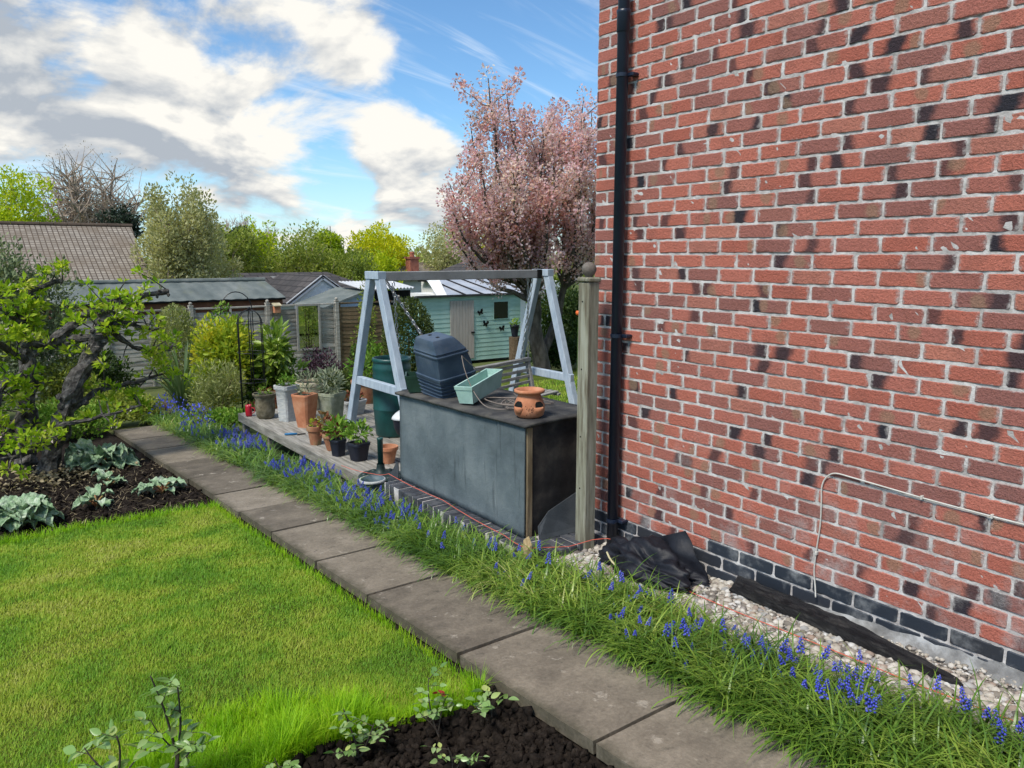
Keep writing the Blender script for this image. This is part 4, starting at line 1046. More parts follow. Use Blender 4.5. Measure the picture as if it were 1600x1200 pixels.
# ------------------------------------------------------------------ swing
M_swing = pm('pale_blue_paint', [(.30, .37, .44), (.38, .45, .52), (.44, .51, .57)], 5, .6, .2, 50, .003, stretch=(3, 3, 1), dirt=((.20, .21, .21), 6, .62, .5))
M_beam_shaded = pm('shaded_beam_paint', [(.22, .225, .22), (.30, .305, .30)], 5, .65, .2, 50)  # greyed swing paint: shade on the beam's front is put into the colour
SW = thing('garden_swing', 'pale blue timber garden swing frame with top beam toned grey for shade', 'swing', (3.58, 7.2, DZ))
XL, XR, YS, ZT = 3.60, 5.80, 7.22, 1.50
for X in (XL, XR):
    fz = DZ if X == XL else zg(7.2) - .05
    for s in (-1, 1):
        MB().bar((X, YS + s * .095, ZT - .02), (X, YS + s * .74, fz + .005), .095, .075, up=(1, 0, 0), c=.005).build('leg', M_swing, SW)
    MB().cbox((X - .048, YS - .15, ZT - .035), (X + .048, YS + .15, ZT + .045), .005).build('apex_block', M_swing, SW)
    zc_ = .36 if X == XL else .30
    MB().cbox((X - .030, YS - .56, zc_ - .045), (X + .030, YS + .56, zc_ + .045), .005).build('cross_rail', M_swing, SW)
MB().cbox((XL + .05, YS - .045, ZT - .055), (XR - .115, YS + .045, ZT + .040), .006).build('beam', M_beam_shaded, SW)
MB().cbox((XR - .112, YS - .052, ZT - .060), (XR - .050, YS + .052, ZT + .044), .004).build('beam_strap', M_hole, SW)
for dy in (-.07, 0, .07): MB().ico((XL, YS + dy, ZT + .048), .012, 1).build('bolt', M_hole, SW)
# hanging slatted seat, hung askew
M_seat = pm('seat_timber', [(.16, .155, .145), (.25, .245, .23), (.34, .335, .315)], 6, .8, .4, 50, stretch=(.8, 5, 5), dirt=((.16, .15, .13), 5, .6, .5))
seat = thing('hanging_bench', 'slatted timber swing bench hanging askew behind the box', 'bench', (5.02, 7.12, .0))
SM = Matrix.Translation((5.02, 7.12, 0)) @ Matrix.Rotation(R_(12), 4, 'Z') @ Matrix.Rotation(R_(-1.5), 4, 'Y')
LEN = .70
for k, z in enumerate((.18, .25, .32, .39)):
    MB(SM).cbox((-LEN + .03, .012 + k * .012, z - .018), (LEN - .03, .032 + k * .012, z + .018), .004).build('back_slat', M_seat, seat)
MB(SM).cbox((-LEN - .01, .035, .425), (LEN + .01, .10, .468), .006).build('top_rail', M_seat, seat)
for xx in (-LEN + .02, .02, LEN - .02): MB(SM).bar((xx, .0, .08), (xx, .075, .424), .045, .055, up=(0, 1, 0), c=.004).build('back_post', M_seat, seat)
for k in range(5): MB(SM).cbox((-LEN + .01, -.40 + k * .085, .085), (LEN - .01, -.335 + k * .085, .108), .004).build('seat_slat', M_seat, seat)
for xx in (-LEN + .02, LEN - .02):
    MB(SM).cbox((xx - .025, -.42, .055), (xx + .025, .02, .083), .004).build('seat_bearer', M_seat, seat)
# chains
M_chain = pm('galvanised_chain', [(.33, .33, .33), (.48, .48, .48)], 20, .35, 0, metal=.8, spec=.5)
def link_mesh(L=.044, w=.024, r=.0038):
    pts = []
    for k in range(12):
        a = 2 * PI * k / 12; pts.append((math.cos(a) * (w / 2 - r), 0, math.sin(a) * (w / 2 - r) + math.copysign(L / 2 - w / 2, math.sin(a)) * (abs(math.sin(a)) > .01)))
    m = MB(); n = 5; vs = []
    for k, p_ in enumerate(pts):
        d = (Vector(pts[(k + 1) % 12]) - Vector(pts[k - 1])).normalized(); x_ = Vector((0, 1, 0)); y_ = d.cross(x_)
        for j in range(n): a = 2 * PI * j / n; vs.append(Vector(p_) + x_ * math.cos(a) * r + y_ * math.sin(a) * r)
    fs = [(k * n + j, k * n + (j + 1) % n, ((k + 1) % 12) * n + (j + 1) % n, ((k + 1) % 12) * n + j) for k in range(12) for j in range(n)]
    me = bpy.data.meshes.new('link'); me.from_pydata(vs, [], fs); me.update(); me.materials.append(M_chain); return me
LINK = link_mesh(); LINK_BIG = link_mesh(.060, .034, .0052)
def chain(label, a, b, sag=0.0, big=False, group=None):
    a, b = Vector(a), Vector(b); t_ = thing('chain', label, 'chain', a, group); L = (b - a).length; st = .051 if big else .037; n = int(L / st)
    for k in range(n):
        p_ = a.lerp(b, (k + .5) / n) - Vector((0, 0, sag * math.sin(PI * (k + .5) / n))); d = (b - a).normalized()
        o = link('link', LINK_BIG if big else LINK, None, t_); o.location = p_ - a
        q = d.to_track_quat('Z', 'Y'); o.rotation_mode = 'QUATERNION'; o.rotation_quaternion = q @ Matrix.Rotation(PI / 2 * (k % 2) + .4, 3, 'Z').to_quaternion()
    return t_
sl = SM @ Vector((-LEN + .02, -.38, .10)); sl2 = SM @ Vector((-LEN + .02, .04, .45)); sr = SM @ Vector((LEN - .16, .05, .47)); sr2 = SM @ Vector((LEN - .02, .06, .47))
chain('steel chain running down from the beam to the front left of the seat', (3.72, YS, ZT - .06), sl, .02, True)
chain('steel chain from the beam to the left back of the seat', (3.75, YS + .03, ZT - .06), sl2, .02, True)
chain('steel chain hanging from beam to the right middle of the top rail', (5.62, YS - .03, ZT - .06), sr, .0, True)
chain('steel chain hanging from beam to the right back rail', (5.60, YS + .03, ZT - .06), sr2, .0, True)
chain('steel chain dropping straight to the white dish by the water butt', (3.74, 7.10, ZT - .06), (3.75, 6.97, .13), .0, True)
# white dish on the chain and the dark hanging basket below it
M_white = pm('white_metal', [(.60, .62, .63), (.74, .75, .75)], 9, .45, .1, spec=.4)
dish = thing('white_dish', 'white metal dish hanging on a chain beside the felted box', 'dish', (3.75, 6.97, .05))
MB().lathe([(.005, .09), (.03, .085), (.08, .05), (.115, .012), (.125, -.01), (.118, -.012), (.07, .035)], (3.75, 6.97, .04), 26, cap=(True, False)).build('bowl', M_white, dish, True)
MB().lathe([(.112, -.013), (.10, -.10), (.07, -.17), (.02, -.20)], (3.75, 6.97, .04), 22, cap=(False, True)).build('basket', M_blackpot, dish, True)

# ------------------------------------------------------------------ things on top of the box
M_bin = pm('blue_black_plastic', [(.034, .056, .090), (.052, .080, .120), (.085, .112, .150)], 4, .38, .15, 60, spec=.45, dirt=((.10, .115, .125), 5, .6, .4))
bz = LZ(4.95)
cb = thing('compost_bin', 'square dark plastic compost bin with sloping lid on the box', 'compost bin', (3.05, 4.97, bz))
BM = Matrix.Translation((3.06, 4.97, bz)) @ Matrix.Rotation(R_(7), 4, Vector((.8, -.6, 0))) @ Matrix.Rotation(R_(-4), 4, 'Y') @ Matrix.Rotation(R_(3), 4, 'Z') @ Matrix.Scale(.94, 4)
def loft(secs, rot=0.0, n=40, sq=1.5, M=BM, cap=(True, True)):
    """secs: (z, half width x, half width y, centre x, centre y)"""
    m = MB(M); vs = []
    for z, hx, hy, cx, cy_ in secs:
        for j in range(n):
            a = 2 * PI * j / n; e = 2 + sq * 8; k = (abs(math.cos(a)) ** e + abs(math.sin(a)) ** e) ** (-1 / e)
            vs.append((cx + math.cos(a) * hx * k, cy_ + math.sin(a) * hy * k, z))
    mm = len(secs); fs = [(i * n + j, i * n + (j + 1) % n, (i + 1) * n + (j + 1) % n, (i + 1) * n + j) for i in range(mm - 1) for j in range(n)]
    if cap[0]: fs.append(tuple(range(n - 1, -1, -1)))
    if cap[1]: fs.append(tuple((mm - 1) * n + j for j in range(n)))
    return m.add(vs, fs)
sec = []
for k in range(5):
    z = .0 + k * .032; sec += [(z, .150 + .004 * k, .150 + .004 * k, 0, 0), (z + .020, .153 + .004 * k, .153 + .004 * k, 0, 0), (z + .024, .164 + .004 * k, .164 + .004 * k, 0, 0), (z + .030, .164 + .004 * k, .164 + .004 * k, 0, 0)]
o = loft(sec).build('ribbed_base', M_bin, cb, True)
sec = [(.160, .178, .178, 0, 0), (.175, .184, .184, 0, 0), (.19, .184, .184, 0, 0), (.195, .174, .174, 0, 0), (.29, .166, .172, -.012, 0), (.36, .152, .170, -.026, 0)]
o2 = loft(sec).build('body', M_bin, cb, True)
sec = [(.360, .160, .178, -.026, 0), (.372, .160, .178, -.028, 0), (.378, .151, .170, -.031, 0), (.392, .148, .168, -.035, 0), (.398, .153, .172, -.037, 0), (.406, .146, .166, -.040, 0), (.45, .126, .150, -.056, 0), (.488, .108, .132, -.070, 0), (.499, .100, .122, -.074, 0), (.502, .086, .106, -.074, 0)]
o3 = loft(sec).build('lid', M_bin, cb, True)
for oo in (o, o2, o3):
    try: oo.data.set_sharp_from_angle(angle=R_(35))
    except Exception: pass
for yy in (-.05, .06): MB(BM).cbox((-.090, yy - .014, .500), (-.066, yy + .014, .505), .001).build('vent_slot', M_hole, cb)

M_mint = pm('mint_green_plastic', [(.33, .52, .45), (.42, .62, .54), (.48, .67, .60)], 5, .5, .1, 50, spec=.4, dirt=((.22, .30, .25), 6, .62, .5))
A_ = Vector((2.885, 4.46, LZ(4.46) + .004)); B_ = Vector((3.22, 4.64, LZ(4.64) + .055))
tr = thing('mint_trough', 'mint green plastic window box propped at an angle on the box', 'planter', A_)
dx_ = (B_ - A_).normalized(); up_ = Vector((-.10, -.02, 1.0)); yv = up_.cross(dx_).normalized(); up_ = dx_.cross(yv)
TM = Matrix(((dx_[0], yv[0], up_[0], A_[0]), (dx_[1], yv[1], up_[1], A_[1]), (dx_[2], yv[2], up_[2], A_[2]), (0, 0, 0, 1)))
def trough(parent, M, L, w0, w1, h, mat, rim=.012):
    def rect(z, l, w, dx=0): return [(-l + dx, -w, z), (l + dx, -w, z), (l + dx, w, z), (-l + dx, w, z)]
    def rings(lst, cap):
        vs = sum(lst, []); m = len(lst)
        fs = [(i * 4 + j, i * 4 + (j + 1) % 4, (i + 1) * 4 + (j + 1) % 4, (i + 1) * 4 + j) for i in range(m - 1) for j in range(4)]
        if cap: fs.append((3, 2, 1, 0))
        return vs, fs
    d = L / 2
    b_ = MB(M); vs, fs = rings([rect(0, d * .90, w0, d), rect(h * .78, d * .97, w0 + (w1 - w0) * .8, d), rect(h * .80, d * .975, w1 * .97, d)], True); b_.add(vs, fs)
    vs, fs = rings([rect(h * .8, d * .965, w1 * .93, d), rect(.006, d * .88, w0 * .92, d)], False); b_.add([*vs], [tuple(reversed(f)) for f in fs]); b_.add(rect(.007, d * .88, w0 * .92, d), [(0, 1, 2, 3)])
    b_.build('body', mat, parent)
    r_ = MB(M); vs, fs = rings([rect(h * .80, d * .985, w1, d), rect(h * .97, d * 1.0, w1 * 1.03, d), rect(h, d * 1.0, w1 * 1.03, d), rect(h, d * .955, w1 * .86, d), rect(h * .70, d * .95, w1 * .84, d)], False); r_.add(vs, fs)
    return r_.build('rim', mat, parent)
trough(tr, TM, .50, .055, .070, .130, M_mint)
M_dgreen = pm('dark_green_plastic', [(.008, .030, .018), (.016, .050, .030)], 8, .45, .1, spec=.45, dirt=((.10, .13, .10), 12, .68, .5))
gt = thing('green_trough', 'small dark green plastic trough beside the compost bin', 'planter', (2.87, 5.20, LZ(5.2)))
GM = Matrix.Translation((2.885, 5.15, LZ(5.2) + .004)) @ Matrix.Rotation(R_(60), 4, 'Z')
trough(gt, GM, .24, .055, .082, .13, M_dgreen)
# strawberry pot with pouches
sp = thing('strawberry_pot', 'round terracotta strawberry pot with pouches at box corner', 'pot', (2.985, 3.845, LZ(3.85)))
c0 = (2.985, 3.845, LZ(3.85))
MB().lathe([(.072, 0), (.092, .015), (.100, .045), (.099, .075), (.088, .11), (.076, .135), (.072, .148), (.076, .156)], c0, 34).build('body', M_terra, sp, True)
MB().lathe([(.072, .150), (.096, .160), (.100, .168), (.098, .178), (.090, .181), (.078, .176), (.066, .155), (.060, .10)], c0, 34, cap=(False, False)).build('rim', M_terra, sp, True)
for ang in (R_(186), R_(272), R_(4), R_(94)):
    rM = Matrix.Translation(c0) @ Matrix.Rotation(ang, 4, 'Z')
    vs, fs = [], []; n = 10
    for k, (zz_, rr) in enumerate([(.020, .002), (.030, .020), (.050, .032), (.068, .037), (.076, .038), (.076, .032), (.06, .026)]):
        for j in range(n + 1):
            a = -PI / 2 + PI * j / n; vs.append((.088 + math.cos(a) * rr * .95 - (.010 if zz_ > .072 else .002), math.sin(a) * rr * 1.05, zz_))
    fs = [(k * (n + 1) + j, k * (n + 1) + j + 1, (k + 1) * (n + 1) + j + 1, (k + 1) * (n + 1) + j) for k in range(6) for j in range(n)]
    pk = MB(rM).add(vs, fs).build('pouch', M_terra, sp, True)
    MB(rM).add([(.1025 - max(0, z - .075) * .42, y, z) for y, z in ((-.034, .076), (.034, .076), (.031, .095), (.017, .110), (-.017, .110), (-.031, .095))], [(0, 1, 2, 3, 4, 5)]).build('opening', M_hole, pk)
for _ in range(16):
    a = random.uniform(R_(214), R_(246)); z = random.uniform(.025, .09); r_ = .1005 - max(0, z - .07) * .35; p_ = (c0[0] + math.cos(a) * r_, c0[1] + math.sin(a) * r_, c0[2] + z)
    MB().ico(p_, .0028, 1).build('drain_hole', M_hole, sp)
# wire coil
M_wire = pm('grey_brown_wire', [(.16, .13, .11), (.25, .21, .18)], 20, .6, 0, spec=.3)
wz = lambda y: LZ(y) + .006
w1 = [(2.93, 4.56, wz(4.5) + .33), (2.915, 4.50, wz(4.5) + .24), (2.92, 4.42, wz(4.4) + .12), (2.93, 4.30, wz(4.3) + .02), (2.95, 4.18, wz(4.2)), (3.02, 4.12, wz(4.1)), (3.12, 4.15, wz(4.1)), (3.22, 4.25, wz(4.2)), (3.32, 4.38, wz(4.4)), (3.36, 4.52, wz(4.5) + .02)]
wr = thing('wire_tangle', 'loose tangle of brown garden wire trailing over the box lid', 'wire', (3.1, 4.3, wz(4.3)))
MB().tube(smooth_path(w1), .0035, 5).build('loop', M_wire, wr, True)
MB().tube(smooth_path([(2.93, 4.56, wz(4.5) + .33), (3.03, 4.62, wz(4.6) + .27), (3.14, 4.68, wz(4.6) + .20), (3.25, 4.74, wz(4.7) + .15)]), .0035, 5).build('strand', M_wire, wr, True)
for k in range(7):
    q = [(random.uniform(3.0, 3.38), random.uniform(4.0, 4.5), wz(4.2) + random.uniform(0, .03)) for _ in range(4)]
    MB().tube(smooth_path(q), random.choice([.0025, .003, .005]), 5).build('strand', M_wire, wr, True)
w2 = smooth_path([(3.12, 4.02, wz(4)), (3.03, 3.98, wz(4)), (3.02, 3.93, wz(4)), (3.10, 3.90, wz(4)), (3.20, 3.98, wz(4)), (3.30, 4.12, wz(4.1))])
MB().tube(w2, .005, 6).build('hose_end', M_hole, wr, True)

# ------------------------------------------------------------------ fence of lap panels
M_fence = pm('weathered_lap', [(.22, .20, .165), (.36, .335, .285), (.50, .47, .41)], 4, .9, .5, 40, .006, stretch=(.6, 5, 5), orand=.7, dirt=((.12, .10, .06), 3, .6, .5))
M_fence_dark = pm('brown_lap', [(.10, .065, .035), (.17, .115, .06), (.26, .18, .10)], 4, .9, .5, 40, .006, stretch=(.6, 5, 5), orand=.7)
FY = 18.3; FZ = zg(18.3) - .12
def slat_mesh(L, mat):
    n = 14; vs = []; sd = random.uniform(0, 99)
    for i in range(n + 1):
        x = L * i / n; e = .012 * mnoise.noise(Vector((x * 2.5 + sd, 0, sd))); o_ = .010 * mnoise.noise(Vector((x * 1.8, sd, 0)))
        vs += [(x, -.012 + o_, -.062 + e), (x, -.002, .062), (x, .004, .062), (x, -.002 + o_, -.062 + e)]
    fs = [(i * 4 + j, i * 4 + (j + 1) % 4, (i + 1) * 4 + (j + 1) % 4, (i + 1) * 4 + j) for i in range(n) for j in range(4)] + [(3, 2, 1, 0), (n * 4, n * 4 + 1, n * 4 + 2, n * 4 + 3)]
    me = bpy.data.meshes.new('slat'); me.from_pydata(vs, [], fs); me.update(); me.materials.append(mat); return me
SL = [slat_mesh(1.68, M_fence) for _ in range(6)]; SLD = [slat_mesh(1.68, M_fence_dark) for _ in range(4)]
posts_x = [-2.52, -.76, 1.0, 2.755, 4.51, 6.26, 8.02, 9.78]
words_ = ['grey lap fence panel at far left behind the apple tree', 'grey lap fence panel second from the left behind apple boughs', 'grey lap fence panel behind the apple tree limb', 'grey lap fence panel behind the clipped round shrub',
          'grey lap fence panel behind the black obelisk', 'grey lap fence panel carrying the garden mirror', 'brown lap fence panel behind the left swing legs']
for i in range(7):
    x0 = posts_x[i] + .05; dark = i == 6
    pnl = thing('lap_fence', words_[i], 'fence panel', (x0, FY, FZ), 'lap fence panels at the garden end')
    for k in range(16):
        o = link('slat', random.choice(SLD if dark else SL), None, pnl); o.location = (random.uniform(-.004, .004), random.uniform(-.003, .003), .12 + k * .098); o.rotation_euler = (0, random.uniform(-.006, .006), 0)
    for xx in (.0, .80, 1.62): MB().cbox((x0 + xx, FY - .034, FZ + .06), (x0 + xx + .045, FY - .017, FZ + 1.72), .003).build('batten', M_fence_dark if dark else M_fence, pnl)
    MB().cbox((x0 - .01, FY - .036, FZ + 1.725), (x0 + 1.69, FY + .02, FZ + 1.765), .004).build('capping', M_fence_dark if dark else M_fence, pnl)
pw = ['leftmost grey fence post', 'fence post left of the apple tree', 'fence post behind the left apple trunk', 'ball topped fence post behind the leaning apple trunk', 'ball topped fence post left of the rose arch', 'ball topped fence post left of the mirror', 'ball topped fence post right of the mirror', 'fence post behind the round bush']
for i, x in enumerate(posts_x):
    fp = thing('fence_post', pw[i], 'fence post', (x, FY, FZ), 'fence posts with ball tops')
    MB().cbox((x - .048, FY - .048, FZ - .1), (x + .048, FY + .048, FZ + 1.80), .006).build('shaft', M_fence, fp)
    MB().cbox((x - .056, FY - .056, FZ + 1.801), (x + .056, FY + .056, FZ + 1.825), .005).build('cap', M_fence, fp)
    MB().lathe([(.001, 1.905), (.03, 1.895), (.042, 1.87), (.036, 1.84), (.022, 1.826)], (x, FY, FZ), 14, cap=(True, False)).build('ball', M_fence, fp, True)
# mirror on the fence
M_frame = pm('grey_frame', [(.30, .29, .26), (.40, .38, .34)], 8, .8, .3)
t = NT('mirror_glass'); t.base((.55, .60, .60), .03, .5, 1.0); M_mirror = t.m
MX, MZ = 6.93, FZ + .62
mir = thing('garden_mirror', 'framed garden mirror fixed to the fence reflecting the lawn', 'mirror', (MX, FY - .05, MZ))
MM = Matrix.Translation((MX, FY - .085, MZ)) @ Matrix.Rotation(R_(.3), 4, 'X')
for (lo, hi) in (((0, 0, 0), (.055, .03, 1.15)), ((.565, 0, 0), (.62, .03, 1.15)), ((.056, 0, 1.095), (.564, .03, 1.15)), ((.056, 0, 0), (.564, .03, .05))): MB(MM).cbox(lo, hi, .004).build('frame', M_frame, mir)
MB(MM).box((.056, .012, .051), (.564, .02, 1.094)).build('glass', M_mirror, mir)
# terracotta nest box on a post
nb = thing('bird_box', 'small terracotta coloured bird box on the fence post', 'bird box', (6.44, FY - .1, FZ + 1.6))
MB().cbox((6.37, FY - .16, FZ + 1.58), (6.53, FY - .045, FZ + 1.74), .01).build('box', M_terra, nb)
MB().add([(6.35, FY - .19, FZ + 1.742), (6.55, FY - .19, FZ + 1.742), (6.55, FY - .03, FZ + 1.80), (6.35, FY - .03, FZ + 1.80), (6.35, FY - .19, FZ + 1.76), (6.55, FY - .19, FZ + 1.76), (6.55, FY - .03, FZ + 1.82), (6.35, FY - .03, FZ + 1.82)], [(3, 2, 1, 0), (4, 5, 6, 7), (0, 1, 5, 4), (1, 2, 6, 5), (2, 3, 7, 6), (3, 0, 4, 7)]).build('roof', M_buff, nb)

# ------------------------------------------------------------------ turquoise shed
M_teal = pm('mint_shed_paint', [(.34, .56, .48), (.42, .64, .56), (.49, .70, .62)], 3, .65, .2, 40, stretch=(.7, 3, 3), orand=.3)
M_teal_shaded = pm('shaded_shed_paint', [(.10, .32, .40), (.15, .39, .46)], 3, .65, .2, 40, orand=.3)  # darker, bluer shed paint: the side wall's shade is put into the colour
M_doorp = pm('pale_door_paint', [(.42, .38, .34), (.52, .47, .42)], 4, .7, .2, 40, stretch=(3, 3, .6), orand=.3)
M_feltroof = pm('shed_felt', [(.035, .04, .04), (.07, .075, .075)], 4, .9, .4)
t = NT('dark_glass'); t.base((.010, .013, .014), .08, .6); M_glass = t.m
SX0, SX1, SY0, SY1, SZ = 9.66, 12.86, 17.0, 18.15, zg(17.0) - .03
shed = thing('turquoise_shed', 'mint turquoise shed with pale door and black butterflies', 'shed', (SX0, SY0, SZ))
H0 = 1.74
bmsh = []
for k in range(3):
    m = MB(); L = SX1 - SX0; m.add([(0, -.012, 0), (L, -.012, 0), (L, -.002, .118), (0, -.002, .118), (0, .01, 0), (L, .01, 0), (L, .01, .118), (0, .01, .118)], [(0, 1, 2, 3), (1, 5, 6, 2), (4, 0, 3, 7), (3, 2, 6, 7), (0, 4, 5, 1), (7, 6, 5, 4)])
    me = bpy.data.meshes.new('board'); me.from_pydata(m.v, [], m.f); me.update(); me.materials.append(M_teal); bmsh.append(me)
z = 0.0
while z < H0 - .02:
    o = link('board', random.choice(bmsh), None, shed); o.location = (0, 0, z); z += .116
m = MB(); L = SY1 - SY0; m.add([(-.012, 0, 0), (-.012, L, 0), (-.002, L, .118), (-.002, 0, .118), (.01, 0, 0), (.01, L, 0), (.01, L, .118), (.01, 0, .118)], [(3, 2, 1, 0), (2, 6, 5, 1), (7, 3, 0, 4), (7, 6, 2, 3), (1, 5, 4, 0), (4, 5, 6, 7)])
sme = bpy.data.meshes.new('side_board'); sme.from_pydata(m.v, [], m.f); sme.update(); sme.materials.append(M_teal_shaded)
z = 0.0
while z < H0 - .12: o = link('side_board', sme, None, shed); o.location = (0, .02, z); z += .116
MB().box((SX0 + .02, SY0 + .02, SZ), (SX1 - .01, SY1, SZ + H0 - .24)).build('carcass', M_teal_shaded, shed)
MB().cbox((SX0 - .022, SY0 - .026, SZ), (SX0 + .045, SY0 + .03, SZ + H0 - .01), .004).build('corner_trim', M_teal, shed)
m = MB(); m.add([(SX0 - .12, SY0 - .12, SZ + H0 + .03), (SX1 + .08, SY0 - .12, SZ + H0 + .03), (SX1 + .08, SY1 + .1, SZ + H0 - .15), (SX0 - .12, SY1 + .1, SZ + H0 - .15), (SX0 - .12, SY0 - .12, SZ + H0 - .02), (SX1 + .08, SY0 - .12, SZ + H0 - .02), (SX1 + .08, SY1 + .1, SZ + H0 - .20), (SX0 - .12, SY1 + .1, SZ + H0 - .20)], [(0, 1, 2, 3), (7, 6, 5, 4), (0, 4, 5, 1), (1, 5, 6, 2), (2, 6, 7, 3), (3, 7, 4, 0)])
m.build('roof', M_feltroof, shed)
dr = MB().cbox((10.57, SY0 - .028, SZ + .06), (11.30, SY0 - .016, SZ + 1.60), .003).build('door', M_doorp, shed)
for k in range(8): MB().cbox((10.575 + k * .0915, SY0 - .040, SZ + .065), (10.575 + k * .0915 + .084, SY0 - .0285, SZ + 1.595), .003).build('door_board', M_doorp, dr)
MB().cbox((11.20, SY0 - .075, SZ + .74), (11.31, SY0 - .041, SZ + .775), .004).build('handle', M_hole, dr)
wn_ = MB().cbox((11.93, SY0 - .022, SZ + 1.05), (12.45, SY0 - .0135, SZ + 1.56), .002).build('window', M_teal, shed)
MB().box((11.96, SY0 - .028, SZ + 1.08), (12.42, SY0 - .0225, SZ + 1.53)).build('pane', M_glass, wn_)
for (bx, bz_, ro) in ((11.50, 1.27, -.4), (11.66, .96, .2), (12.20, .80, -.2)):
    BMx = Matrix.Translation((bx, SY0 - .03, SZ + bz_)) @ Matrix.Rotation(ro, 4, 'Y')
    m = MB(BMx)
    for s in (-1, 1):
        w_ = [(0, 0, .0), (s * .045, -.03, .085), (s * .095, -.035, .075), (s * .085, -.03, .01), (s * .06, -.025, -.01), (s * .07, -.025, -.06), (s * .03, -.012, -.07)]
        m.add(w_, [tuple(range(7)) if s > 0 else tuple(range(6, -1, -1))]); m.add([(a, b + .004, c) for a, b, c in w_], [tuple(range(6, -1, -1)) if s > 0 else tuple(range(7))])
    m.tube([(0, -.004, -.06), (0, -.006, .05)], [.007, .006], 5).build('butterfly', M_hole, shed)
pb = MB().cbox((SX0 - .16, SY0 + .25, SZ + 1.28), (SX0 - .02, SY0 + .60, SZ + 1.58), .01).build('white_box', M_white, shed)
# pot and plant stand right of the shed door
st_ = pot('black_plant_pot', 'black pot on a stand in front of the turquoise shed', (12.3, 16.5, SZ + .62), [(.08, 0), (.10, .14), (.12, .26), (.13, .27), (.135, .30), (.13, .31)], M_blackpot, soil=.02)
foliage('plant', st_, [((12.3, 16.5, SZ + .98), (.10, .10, .10), 1)], 60, .10, M_green, .4)
stand = thing('plant_stand', 'rustic log stand carrying the black pot by the shed', 'stand', (12.3, 16.5, SZ))
MB().tube([(12.3, 16.5, SZ - .02), (12.31, 16.5, SZ + .35), (12.3, 16.5, SZ + .61)], [.17, .14, .15], 10, .3).build('log', M_twig, stand)

# ------------------------------------------------------------------ buildings beyond the fence
t = NT('brown_roof_tile'); br = t.N('ShaderNodeTexBrick'); uvn = t.N('ShaderNodeUVMap').outputs[0]; t.l.new(uvn, br.inputs[0])
br.inputs['Scale'].default_value = 1; br.inputs['Brick Width'].default_value = .15; br.inputs['Row Height'].default_value = .17; br.inputs['Mortar Size'].default_value = .022; br.inputs['Mortar Smooth'].default_value = .6; br.offset = 0.0
br.inputs['Color1'].default_value = (.23, .20, .165, 1); br.inputs['Color2'].default_value = (.34, .30, .25, 1); br.inputs['Mortar'].default_value = (.075, .055, .042, 1)
c = t.mix(t.smooth(t.noise(t.pos(), .9, 4), .35, .7, 0, .5), br.outputs[0], (.16, .12, .085)); t.base(c, .9, .2); M_browntile = t.m
t = NT('dark_slate'); br = t.N('ShaderNodeTexBrick'); uvn = t.N('ShaderNodeUVMap').outputs[0]; t.l.new(uvn, br.inputs[0])
br.inputs['Scale'].default_value = 1; br.inputs['Brick Width'].default_value = .5; br.inputs['Row Height'].default_value = .30; br.inputs['Mortar Size'].default_value = .02
br.inputs['Color1'].default_value = (.050, .046, .046, 1); br.inputs['Color2'].default_value = (.085, .075, .072, 1); br.inputs['Mortar'].default_value = (.02, .018, .018, 1)
t.base(br.outputs[0], .8, .3); M_slate = t.m
M_render = pm('white_render', [(.74, .74, .71), (.82, .82, .79)], 1, .9, .1)
M_fascia = pm('white_board', [(.45, .46, .48), (.58, .59, .60)], 3, .6, .1)
M_palesheet = pm('pale_sheet', [(.34, .37, .42), (.46, .48, .52)], 1.5, .6, .1)
M_brownwood = pm('brown_fascia', [(.16, .065, .035), (.24, .11, .06)], 4, .8, .3)
M_asbestos = pm('grey_corrugated', [(.10, .12, .115), (.145, .165, .155), (.20, .215, .20)], 2.2, .9, .3, 30, stretch=(1, .4, 1), dirt=((.15, .16, .10), 1.5, .55, .5))
M_redbrick_far = pm('far_red_brick', [(.30, .10, .065), (.40, .15, .10)], 6, .9, .2)
def roof_face(name, pts, mat, parent, th=.10):
    """sloping roof slab with tiles mapped in metres; pts: eave left, eave right, ridge right, ridge left"""
    p_ = [Vector(q) for q in pts]; nrm = (p_[1] - p_[0]).cross(p_[-1] - p_[0]).normalized()
    if nrm.z < 0: nrm = -nrm
    off = world_loc(parent); k = len(p_)
    vs = [q - off for q in p_] + [q - nrm * th - off for q in p_]
    me = bpy.data.meshes.new(name); me.from_pydata(vs, [], [tuple(range(k)), tuple(range(2 * k - 1, k - 1, -1))] + [((i + 1) % k, i, k + i, k + (i + 1) % k) for i in range(k)]); me.update()
    ex = (p_[1] - p_[0]).normalized(); ey = nrm.cross(ex); la = me.uv_layers.new(name='UVMap')
    for lp in me.loops:
        q = p_[lp.vertex_index % k] - p_[0]; la.data[lp.index].uv = (q.dot(ex), q.dot(ey))
    return link(name, me, mat, parent)
GZ = -1.24
def house_box(t_, x0, x1, y0, y1, z1, mat): return MB().box((x0, y0, GZ), (x1, y1, z1)).build('wall', mat, t_)
